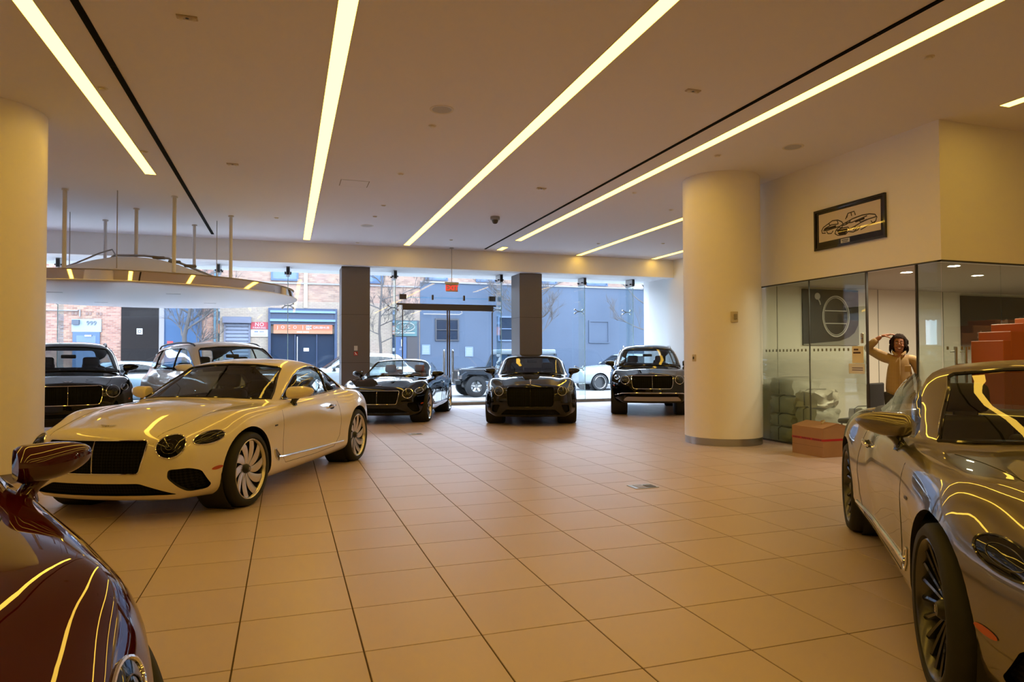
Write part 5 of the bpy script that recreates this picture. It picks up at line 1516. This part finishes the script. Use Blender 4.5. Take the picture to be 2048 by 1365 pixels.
# poster on the office back wall
ps = empty('wall_poster', (9.20, 9.598, 2.10), 0, 'dark poster of a round chrome air vent on the office back wall', 'poster')
obj('panel', MB().box(-.62,.62,-.03,0,-.495,.495), mat('poster_dark_brown', (.020,.014,.012), .5), ps)
obj('pale_corner', MB().add([(.62,-.032,-.02),(.60,-.032,-.14),(.52,-.032,-.27),(.40,-.032,-.35),(.18,-.032,-.42),(-.62,-.032,-.478),(-.62,-.032,-.495),(.62,-.032,-.495)], [tuple(range(8))]), mat('poster_grey', (.28,.27,.24), .6), ps)
obj('ring', MB().tube([(.10+.295*math.cos(a), -.034, .02+.36*math.sin(a)) for a in np.linspace(0, 2*math.pi, 49)[:-1]], .013, 6, closed=True).tube([(.10+.265*math.cos(a), -.034, .02+.33*math.sin(a)) for a in np.linspace(0, 2*math.pi, 49)[:-1]], .006, 6, closed=True), mat('poster_silver', (.55,.54,.52), .4), ps)
obj('vane', MB().box(-.14,.34,-.036,-.03,.11,.125), mat('poster_silver'), ps); obj('vane', MB().box(-.14,.34,-.036,-.03,-.115,-.10), mat('poster_silver'), ps)
obj('knob', MB().lathe([(0,-.036),(.05,-.036),(.062,-.030)], 20, 'y', (-.30,0,.37)), mat('poster_silver'), ps)
obj('knob_stalk', MB().tube([(-.28,-.033,.31),(-.25,-.033,.26),(-.24,-.033,.22)], .012, 5), mat('poster_silver'), ps)
# panel joints on the back wall, dark artwork further right
struct('trim_5', MB().box(10.30,10.312,9.594,9.6,0,2.63).box(8.05,8.06,9.594,9.6,0,2.63).box(11.9,11.912,9.594,9.6,0,2.63), mat('joint_grey', (.25,.24,.2), .7))
art = empty('floral_artwork', (13.35, 9.597, 1.95), 0, 'dark artwork with pale blossoms on the office wall, at the far right', 'artwork')
obj('panel', MB().box(-1.0,1.0,-.03,0,-.75,.62), mat('artwork_dark', (.02,.016,.014), .5), art)
rr = random.Random(4)
for k in range(14):
    x, z, q = rr.uniform(-.9,.8), rr.uniform(-.65,.3), rr.uniform(.05,.14)
    obj('blossom', MB().add([(x+q*(1+.25*math.cos(5*a))*math.cos(a), -.032, z+q*(1+.25*math.cos(5*a))*math.sin(a)) for a in np.linspace(0, 2*math.pi, 25)[:-1]], [tuple(range(24))]), mat('artwork_pale', (.24,.22,.20), .6), art)
# downlights
for x, y, w in ((8.57,7.47,'over the man'),(9.95,7.44,'deep in the office'),(8.59,6.75,'behind the office front glass'),(11.6,7.4,'far right')):
    r = empty('downlight', (x, y, 2.63), 0, 'recessed office downlight '+w, 'ceiling light', 'office downlights')
    obj('rim', MB().lathe([(.066,-.002),(.078,-.006),(.084,0)], 20, 'z'), M_RING, r, smooth=True)
    obj('lens', MB().lathe([(0,-.003),(.066,-.002)], 20, 'z'), mat('downlight_lens', (0,0,0), 1, emit=(1,.84,.58), estr=750), r)

# wrapped bundles behind the glass
M_WRAP = mat('plastic_wrap_grey', (.52,.51,.43), .35, bump=.8, bscale=14)
M_WRAPLT = mat('plastic_wrap_pale', (.62,.57,.47), .3, bump=1.0, bscale=10)
def bundle(x0, x1, y0, y1, z0, z1, seed, label, m, amp=.022):
    rnd = random.Random(seed)
    bm = bmesh.new(); bmesh.ops.create_cube(bm, size=1)
    bmesh.ops.subdivide_edges(bm, edges=bm.edges[:], cuts=5, use_grid_fill=True)
    for v in bm.verts:
        c = v.co*2
        k = 1-.10*(abs(c.x)**4+abs(c.y)**4+abs(c.z)**4)/3*1.3
        p = Vector((c.x*k, c.y*k, c.z*k))
        v.co = Vector(((x0+x1)/2+p.x*(x1-x0)/2*.95+rnd.uniform(-amp,amp), (y0+y1)/2+p.y*(y1-y0)/2*.95+rnd.uniform(-amp,amp), max(z0, (z0+z1)/2+p.z*(z1-z0)/2+rnd.uniform(-amp,amp)*.6)))
    mb = MB().frombm(bm); bm.free()
    r = empty('wrapped_bundle', (0,0,0), 0, label, 'bundle', 'plastic-wrapped bundles in the office')
    obj('wrapping', mb, m, r, smooth=60)
    st = MB()
    xm = (x0+x1)/2
    st.tube([(x0-.012, (y0+y1)/2, z0+.03), (x0-.012, (y0+y1)/2, z1-.03), (x0+.06, (y0+y1)/2, z1+.005), (x1-.06, (y0+y1)/2, z1+.005)], .008, 5)
    obj('strap', st, mat('strap_dark', (.05,.045,.04), .6), r)
bundle(7.76,8.40,8.95,9.52,.0,.25,1,'bottom left wrapped bundle of the stack behind the glass',M_WRAP)
bundle(7.76,8.40,8.95,9.52,.25,.46,2,'second wrapped bundle from the floor in the left stack',M_WRAP)
bundle(7.76,8.40,8.90,9.52,.46,.76,3,'third wrapped bundle from the floor in the left stack',M_WRAP)
bundle(7.76,8.40,8.90,9.52,.76,1.06,4,'top wrapped bundle of the left stack with a dark strap',M_WRAP)
bundle(7.76,8.35,8.36,8.93,.0,.30,5,'wrapped bundle on the floor behind the cardboard box',M_WRAPLT)
bundle(7.76,8.30,8.42,8.90,.30,.60,6,'wrapped bundle sitting above the cardboard box level',M_WRAP)
bundle(7.77,8.25,8.40,8.90,.60,.88,7,'crumpled pale plastic bundle hanging off the stack',M_WRAPLT,.05)
bundle(8.42,8.95,8.1,8.5,.0,.62,8,'rear wrapped bundle behind the right glass pane',M_WRAP)
# cardboard box on the showroom floor
cb = empty('cardboard_box', (7.325, 7.82, 0), 0, 'brown cardboard box with red printed tape on the tile floor', 'box')
M_CARD = mat('cardboard', (.36,.20,.10), .75, noise=.1, nscale=6)
hx, hy, hz = .27, .30, .40
obj('walls', MB().box(-hx,-hx+.006,-hy,hy,.001,hz).box(hx-.006,hx,-hy,hy,.001,hz).box(-hx+.006,hx-.006,-hy,-hy+.006,.001,hz).box(-hx+.006,hx-.006,hy-.006,hy,.001,hz), M_CARD, cb)
for sx in (-1, 1):
    m = MB().box(0, hx*.99, -hy, hy, 0, .005); o = obj('top_flap', m, M_CARD, cb, loc=(-hx*sx if sx > 0 else hx, 0, hz), rot=(0, 0, 0))
    o.rotation_euler = (0, -math.radians(14 if sx > 0 else 166), 0)
obj('gable', MB().add([(-hx,-hy+.004,hz),(hx,-hy+.004,hz),(0,-hy+.004,hz+.065)], [(0,1,2)]), M_CARD, cb)
obj('packing_tape', MB().tube([(-.10,-.1,hz+.05),(0,-.05,hz+.085),(.05,.05,hz+.075),(.08,.1,hz+.06)], .012, 5), mat('tape_clear', (.6,.5,.3), .15), cb)
M_TAPE = mat('tape_red', (.42,.015,.02), .5)
obj('tape_band', MB().box(-hx-.002,-hx,-hy,hy,.225,.255).box(-hx,hx,-hy-.002,-hy,.225,.255), M_TAPE, cb)
tp = MB()
for k in range(16):
    if k % 6 != 5: tp.box(-hx-.004, -hx-.002, -hy+.03+k*.035, -hy+.052+k*.035, .228, .252)
obj('tape_print', tp, mat('tape_print_dark', (.16,.01,.012), .5), cb)
obj('seam', MB().box(-hx-.001,-hx,-hy,hy,.14,.143), mat('card_dark', (.14,.07,.035), .8), cb)
# black office chair
ch = empty('office_chair', (8.02, 7.82, 0), math.radians(200), 'black chair standing in the office doorway, left of the man', 'chair')
obj('seat', MB().bevbox(-.23,.23,-.23,.23,.42,.49,.03,2), M_BLACK, ch)
obj('backrest', MB().bevbox(-.25,.25,.20,.25,.60,1.02,.02,2), M_BLACK, ch)
for sx in (-.2,.2):
    for sy in (-.2,.2): obj('leg', MB().cyl((sx,sy,.0),(sx*.9,sy*.9,.43),.014,n=8), M_STEEL, ch)
    obj('back_post', MB().cyl((sx,.2,.45),(sx,.225,.65),.014,n=8), M_STEEL, ch)
# stepped orange cabinet in front of the office glass
oc = empty('stepped_cabinet', (8.9, 5.9, 0), 0, 'orange stepped cabinet behind the silver convertible windshield', 'cabinet')
M_OR = mat('orange_lacquer', (.42,.105,.02), .5)
for k, (x0, x1, z1) in enumerate(((-.87,-.74,1.59),(-.74,-.52,1.70),(-.52,-.10,1.80),(-.10,1.4,1.88))):
    b = obj('block', MB().bevbox(x0, x1-.002, -.19, .21, 0, z1, .006, 1), M_OR, oc)

# floor outlet covers
for x, y, lab, a in ((3.68, 6.53, 'steel floor outlet cover in the tiles, centre right', .14), (2.27, 12.38, 'pale floor outlet cover near the black convertible', .12)):
    r = empty('floor_outlet', (x, y, 0), 0, lab, 'floor outlet', 'floor outlet covers')
    obj('frame', MB().bevbox(-a, a, -a*.75, a*.75, -.001, .006, .002, 1), M_STEEL, r)
    obj('lid', MB().bevbox(-a*.62, a*.1, -a*.55, a*.55, .006, .009, .001, 1), mat('lid_bronze', (.30,.24,.17), .4, .6), r)
    obj('lid', MB().bevbox(a*.16, a*.85, -a*.55, a*.3, .006, .010, .001, 1), mat('lid_dark', (.06,.05,.04), .5), r)
T_GT = type_gt(False)
T_GTC = type_gt(True)
T_SPUR = type_spur()
T_SUV = type_suv()

def heading(hx, hy): return math.atan2(hy, hx)
build_car(T_GT, 'coupe_car', 'cream two-door coupe with silver turbine wheels, beside the left column', (-.54, 8.64), math.radians(-116), M_PAINT_CREAM, 'turbine', (M_SPOKE_SILVER, M_SPOKE_BLACK), M_SPOKE_SILVER)
build_car(T_GTC, 'convertible_car', 'silver-grey open convertible with black wheels, at the right edge', (4.20, 2.66), math.radians(-128.9), M_PAINT_SILVER, 'twin', (M_SPOKE_BLACK, M_SPOKE_BLACK), M_SPOKE_GREY, lamp_trim=M_GLOSSBLACK)
build_car(T_GT, 'coupe_car', 'wine-red car cut off at the bottom left corner, mirror towards the cream coupe', (-1.865, 2.895), math.radians(-63.6), M_PAINT_RED, 'ten', (M_SPOKE_GREY, M_SPOKE_BLACK))
build_car(T_GTC, 'convertible_car', 'black open convertible with tan seats, in front of the left grey pillar', (2.66, 16.4), math.radians(-112), M_PAINT_BLACK, 'ten', (M_SPOKE_SILVER, M_SPOKE_BLACK), M_SPOKE_SILVER, seats=M_SEAT_TAN, glass=M_CLEARGLASS)
build_car(T_SPUR, 'sedan_car', 'black sedan with a hood ornament, facing straight out between the grey pillars', (5.60, 15.2), heading(-.36,-.933), M_PAINT_BLACK, 'ten', (M_SPOKE_BLACK, M_SPOKE_BLACK), M_SPOKE_BLACK, trim=M_GLOSSBLACK, lamp_trim=M_STEEL, ornament=True, badge=False, full_wheels=(0,0,0,0))
build_car(T_SUV, 'suv_car', 'black SUV with bright bumper trim, partly behind the right column', (9.22, 16.08), heading(-.454,-.891), M_PAINT_BLACK, 'ten', (M_SPOKE_BLACK, M_SPOKE_BLACK), M_SPOKE_BLACK, trim=M_CHROME, rails=M_STEEL, chrome_bumper=True, full_wheels=(0,0,0,0), glass=M_MIDGLASS)
build_car(T_SUV, 'suv_car', 'black SUV peeking out from behind the left column', (-3.92, 14.85), heading(.254,-.967), M_PAINT_BLACK, 'ten', (M_SPOKE_GREY, M_SPOKE_BLACK), rails=M_BLACK, full_wheels=(0,0,0,0), glass=M_MIDGLASS)
build_car(T_SUV, 'suv_car', 'white SUV with black roof rails, behind the cream coupe', (-1.05, 14.0), heading(.45,-.893), M_PAINT_WHITE, 'ten', (M_SPOKE_GREY, M_SPOKE_BLACK), rails=M_BLACK, full_wheels=(0,1,0,0), glass=M_CLEARGLASS)
# cars parked in the street
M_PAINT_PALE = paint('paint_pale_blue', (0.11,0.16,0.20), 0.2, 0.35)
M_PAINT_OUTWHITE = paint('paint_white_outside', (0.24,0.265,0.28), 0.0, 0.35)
KW = dict(details=False, front=False, full_wheels=(0,0,0,0), glass=M_CARGLASS)
T_PLAIN = type_suv(False)
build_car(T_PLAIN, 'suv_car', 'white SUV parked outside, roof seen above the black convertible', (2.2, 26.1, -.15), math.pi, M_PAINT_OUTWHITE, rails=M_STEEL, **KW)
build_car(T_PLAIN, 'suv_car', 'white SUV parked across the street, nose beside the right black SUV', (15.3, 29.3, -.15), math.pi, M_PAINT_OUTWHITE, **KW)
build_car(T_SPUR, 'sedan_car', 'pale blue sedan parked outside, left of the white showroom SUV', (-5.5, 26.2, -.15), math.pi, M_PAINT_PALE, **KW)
# ================================================================== the man in the office doorway
def plaid():
    m = mat('shirt_plaid', (0.42,0.28,0.13), 0.85)
    nt = m.node_tree; b = nt.nodes['Principled BSDF']
    tc = nt.nodes.new('ShaderNodeTexCoord'); sp = nt.nodes.new('ShaderNodeSeparateXYZ'); nt.links.new(tc.outputs['Object'], sp.inputs[0])
    outs = []
    for ax in ('X', 'Z'):
        mu = nt.nodes.new('ShaderNodeMath'); mu.operation = 'MULTIPLY'; mu.inputs[1].default_value = 50
        fr = nt.nodes.new('ShaderNodeMath'); fr.operation = 'FRACT'; gt = nt.nodes.new('ShaderNodeMath'); gt.operation = 'GREATER_THAN'; gt.inputs[1].default_value = .72
        nt.links.new(sp.outputs[ax], mu.inputs[0]); nt.links.new(mu.outputs[0], fr.inputs[0]); nt.links.new(fr.outputs[0], gt.inputs[0]); outs.append(gt)
    mx = nt.nodes.new('ShaderNodeMath'); mx.operation = 'MAXIMUM'
    nt.links.new(outs[0].outputs[0], mx.inputs[0]); nt.links.new(outs[1].outputs[0], mx.inputs[1])
    c = nt.nodes.new('ShaderNodeMix'); c.data_type = 'RGBA'
    c.inputs['A'].default_value = (0.52,0.37,0.20,1); c.inputs['B'].default_value = (0.33,0.20,0.09,1)
    nt.links.new(mx.outputs[0], c.inputs['Factor']); nt.links.new(c.outputs['Result'], b.inputs['Base Color'])
    return m

M_SKIN = mat('skin', (0.36,0.15,0.09), 0.5)
M_HAIR = mat('hair_dark_brown', (0.02,0.011,0.008), 0.95, spec=.1, bump=.6, bscale=60)
M_TROUS = mat('trousers_grey', (0.05,0.05,0.055), 0.8)
M_SHIRT = plaid()
pz = empty('person', (8.13, 7.23, 0), math.radians(-46), 'man in a tan checked shirt scratching his head in the office doorway', 'person')

pz.scale = (.975,.975,.975)
# body, one surface; faces local -y, his right side is -x
V = [(0,0,.95),(0,0,1.10),(0,.01,1.28),(0,.015,1.40),(0,.01,1.475),(.0,-.005,1.53),(0,-.015,1.585),(0,-.012,1.645),(0,-.005,1.70),
     (-.10,.01,1.41),(-.185,.02,1.425),(-.30,.06,1.49),(-.41,.0,1.56),(-.32,-.02,1.65),(-.215,-.02,1.735),
     (.10,.01,1.41),(.185,.01,1.40),(.235,.03,1.27),(.26,.03,1.14),(.27,-.04,1.03),(.27,-.10,.93),
     (-.09,0,.90),(-.10,0,.70),(-.105,-.01,.50),(-.11,.01,.28),(-.11,.02,.09),(-.115,-.08,.045),(-.12,-.15,.035),
     (.09,0,.90),(.10,0,.70),(.105,-.01,.50),(.11,.01,.28),(.11,.02,.09),(.115,-.08,.045),(.12,-.15,.035)]
E_ = [(0,1),(1,2),(2,3),(3,4),(4,5),(5,6),(6,7),(7,8),(3,9),(9,10),(10,11),(11,12),(12,13),(13,14),(3,15),(15,16),(16,17),(17,18),(18,19),(19,20),
      (0,21),(21,22),(22,23),(23,24),(24,25),(25,26),(26,27),(0,28),(28,29),(29,30),(30,31),(31,32),(32,33),(33,34)]
R_ = [(.15,.11),(.15,.11),(.165,.115),(.13,.10),.06,.055,(.066,.075),(.078,.092),(.066,.08),
      .075,.068,.052,.046,.038,.030,.075,.068,.054,.046,.038,.030,
      .095,.085,.062,.058,.042,.04,.03,.095,.085,.062,.058,.042,.04,.03]
def mk(name, V, E, R, root=0, sub=2):
    me = bpy.data.meshes.new('t'); me.from_pydata(V, E, [])
    bm = bmesh.new(); bm.from_mesh(me)
    ly = bm.verts.layers.skin.verify()
    bm.verts.ensure_lookup_table()
    for i, v in enumerate(bm.verts):
        r = R[i]; v[ly].radius = r if hasattr(r, '__len__') else (r, r); v[ly].use_root = (i == root)
    bm.to_mesh(me); bm.free()
    o = bpy.data.objects.new('t', me); COL.objects.link(o)
    md = o.modifiers.new('s', 'SKIN'); md.use_smooth_shade = True; md.branch_smoothing = .5
    s2 = o.modifiers.new('u', 'SUBSURF'); s2.levels = sub; s2.render_levels = sub
    r = bpy.data.meshes.new_from_object(o.evaluated_get(bpy.context.evaluated_depsgraph_get()))
    bpy.data.objects.remove(o); bpy.data.meshes.remove(me)
    r.name = name
    r.polygons.foreach_set('use_smooth', [True]*len(r.polygons))
    return r
body_me = mk('body', V, E_, R_, 0, 2)
# head shaping, nose, ears and hands joined into the body surface
bm = bmesh.new(); bm.from_mesh(body_me)
def blob(c, r, seg=12):
    k = bmesh.ops.create_uvsphere(bm, u_segments=seg, v_segments=seg-2, radius=1)
    for v in k['verts']: v.co = Vector((c[0]+v.co.x*r[0], c[1]+v.co.y*r[1], c[2]+v.co.z*r[2]))
blob((0,-.012,1.625), (.077,.096,.122), 20)          # skull
blob((0,-.030,1.555), (.058,.072,.062), 16)          # jaw
blob((0,-.115,1.605), (.014,.022,.026)); blob((0,-.106,1.628), (.010,.012,.03))   # nose
for sx in (1,-1):
    blob((.080*sx,.0,1.615), (.014,.024,.036)); blob((.036*sx,-.090,1.585), (.022,.016,.02))
def hand(w, d, n_, s=1.0, curl=.5, thumb=1):
    """wrist w, pointing d, palm normal n_"""
    w, d, n_ = Vector(w), Vector(d).normalized(), Vector(n_); n_ = (n_-d*n_.dot(d)).normalized(); t = d.cross(n_)
    mb = MB()
    rows = []
    for u, wd, th in ((0,.028,.020),(.03,.036,.020),(.07,.043,.019),(.095,.042,.015)):
        rows.append([w+d*u*s+t*wd*math.cos(a)+n_*th*math.sin(a) for a in np.linspace(0, 2*math.pi, 11)])
    mb.grid(rows); mb.add([tuple(p) for p in rows[-1][:-1]], [tuple(range(10))])
    for k, L in enumerate((.068,.078,.073,.058)):
        p = w+d*.088*s+t*(-.032+.0215*k)
        q1 = p+d*L*.45; q2 = q1+(d*math.cos(curl)+n_*math.sin(curl))*L*.33; q3 = q2+(d*math.cos(curl*2)+n_*math.sin(curl*2))*L*.28
        mb.tube([p, q1, q2, q3], [.0095,.0092,.0085,.006], 7)
    p = w+d*.025+t*(-.034)*thumb
    mb.tube([p, p+(d*.6-t*.6*thumb+n_*.3)*.038, p+(d*.9-t*.55*thumb+n_*.5)*.062, p+(d*1.0-t*.45*thumb+n_*.7)*.078], [.013,.012,.010,.007], 7)
    b = len(bm.verts)
    vs = [bm.verts.new(v) for v in mb.v]
    for f in mb.f:
        try: bm.faces.new([vs[i] for i in f])
        except ValueError: pass
hand((-.215,-.02,1.735), (.95,.02,.18), (.15,.05,-1), 1, .30, 1)
hand((.27,-.10,.93), (.05,-.35,-.93), (-.9,-.2,.1), 1, .6, -1)
for f in bm.faces: f.smooth = True
bm.to_mesh(body_me); bm.free()
obj('body', body_me, M_SKIN, pz)
# shirt
sv = [(0,0,.80),(0,0,1.04),(0,.01,1.27),(0,.015,1.40),(0,.012,1.455),(-.10,.01,1.415),(-.185,.02,1.425),(-.30,.06,1.495),(-.41,.0,1.56),(-.32,-.02,1.645),(-.265,-.02,1.695),
      (.10,.01,1.415),(.185,.01,1.40),(.235,.03,1.27),(.26,.03,1.14),(.27,-.04,1.03),(.27,-.085,.965)]
se = [(0,1),(1,2),(2,3),(3,4),(3,5),(5,6),(6,7),(7,8),(8,9),(9,10),(3,11),(11,12),(12,13),(13,14),(14,15),(15,16)]
sr = [(.195,.145),(.195,.145),(.195,.135),(.15,.115),(.075,.075),.09,.088,.072,.066,.054,.046,.09,.088,.072,.064,.054,.046]
obj('shirt', mk('shirt', sv, se, sr, 0, 2), M_SHIRT, pz)
obj('collar', MB().tube([(-.03,-.092,1.455),(-.072,-.045,1.492),(-.075,.02,1.512),(0,.075,1.52),(.075,.02,1.512),(.072,-.045,1.492),(.03,-.092,1.455)], .018, 6), M_SHIRT, pz, smooth=True)
obj('placket', MB().tube([(0,-.098,1.43),(0,-.128,1.30),(0,-.138,1.10),(0,-.140,.90)], .013, 6), M_SHIRT, pz, smooth=True)
obj('pocket', MB().bevbox(.06,.14,-.142,-.125,1.22,1.31,.004,1), M_SHIRT, pz)
# trousers and shoes
tv = [(0,0,.99),(-.09,0,.88),(-.10,0,.68),(-.105,0,.48),(-.11,.01,.26),(-.11,.02,.10),(.09,0,.88),(.10,0,.68),(.105,0,.48),(.11,.01,.26),(.11,.02,.10)]
te = [(0,1),(1,2),(2,3),(3,4),(4,5),(0,6),(6,7),(7,8),(8,9),(9,10)]
obj('trousers', mk('trousers', tv, te, [(.165,.125),.12,.10,.085,.078,.072,.12,.10,.085,.078,.072], 0, 2), M_TROUS, pz)
for sx in (1,-1):
    obj('shoe', MB().bevbox(sx*.115-.05, sx*.115+.05, -.20, .08, 0, .085, .035, 3), M_BLACK, pz, smooth=True)
# hair: cap of locks down to the collar
hb = bmesh.new()
k = bmesh.ops.create_uvsphere(hb, u_segments=26, v_segments=20, radius=1)
rh = random.Random(2)
for v in list(hb.verts):
    c = v.co.copy()
    if c.y < -.45 and c.z < .45 and abs(c.x) < .62: hb.verts.remove(v); continue
    q = 1+rh.uniform(-.05,.06)
    zz = c.z*.130 if c.z > 0 else c.z*.165
    v.co = Vector((c.x*.106*q, .008+c.y*.115*q, 1.638+zz*q))
mb = MB().frombm(hb); hb.free()
for i in range(26):
    a = rh.uniform(-.25, math.pi+.25)
    x, y = .092*math.cos(a), .015+.092*math.sin(a)
    z = 1.66+rh.uniform(-.06,.05)
    mb.tube([(x*.9,y*.9,z),(x*1.18,y*1.12,z-.045),(x*1.22,y*1.16,z-.085),(x*1.05,y*1.05,z-.125+rh.uniform(-.02,.03))], [.012,.018,.015,.004], 6)
obj('hair', mb, M_HAIR, pz, smooth=70)
for sx in (1,-1):
    e = obj('eye', MB().lathe([(0,-.008),(.004,-.0075),(.0075,-.004),(.008,0)], 12, 'y', (.030*sx,-.098,1.628)), mat('eye_white', (.7,.66,.62), .3), pz, smooth=True)
    obj('pupil', MB().lathe([(0,-.0092),(.0042,-.0085)], 10, 'y', (.030*sx,-.0975,1.628)), M_BLACK, e)
    obj('eyebrow', MB().tube([(.014*sx,-.106,1.652),(.030*sx,-.108,1.658),(.048*sx,-.096,1.652)], [.004,.005,.003], 5), M_HAIR, pz)
mo = obj('mouth', MB().tube([(-.034,-.088,1.560),(-.018,-.100,1.552),(0,-.104,1.549),(.018,-.100,1.552),(.034,-.088,1.560)], [.004,.008,.009,.008,.004], 8), mat('lips', (.24,.06,.045), .5), pz, smooth=True)
obj('teeth', MB().tube([(-.022,-.102,1.556),(0,-.109,1.552),(.022,-.102,1.556)], [.003,.005,.003], 6), mat('teeth', (.75,.70,.62), .3), mo)
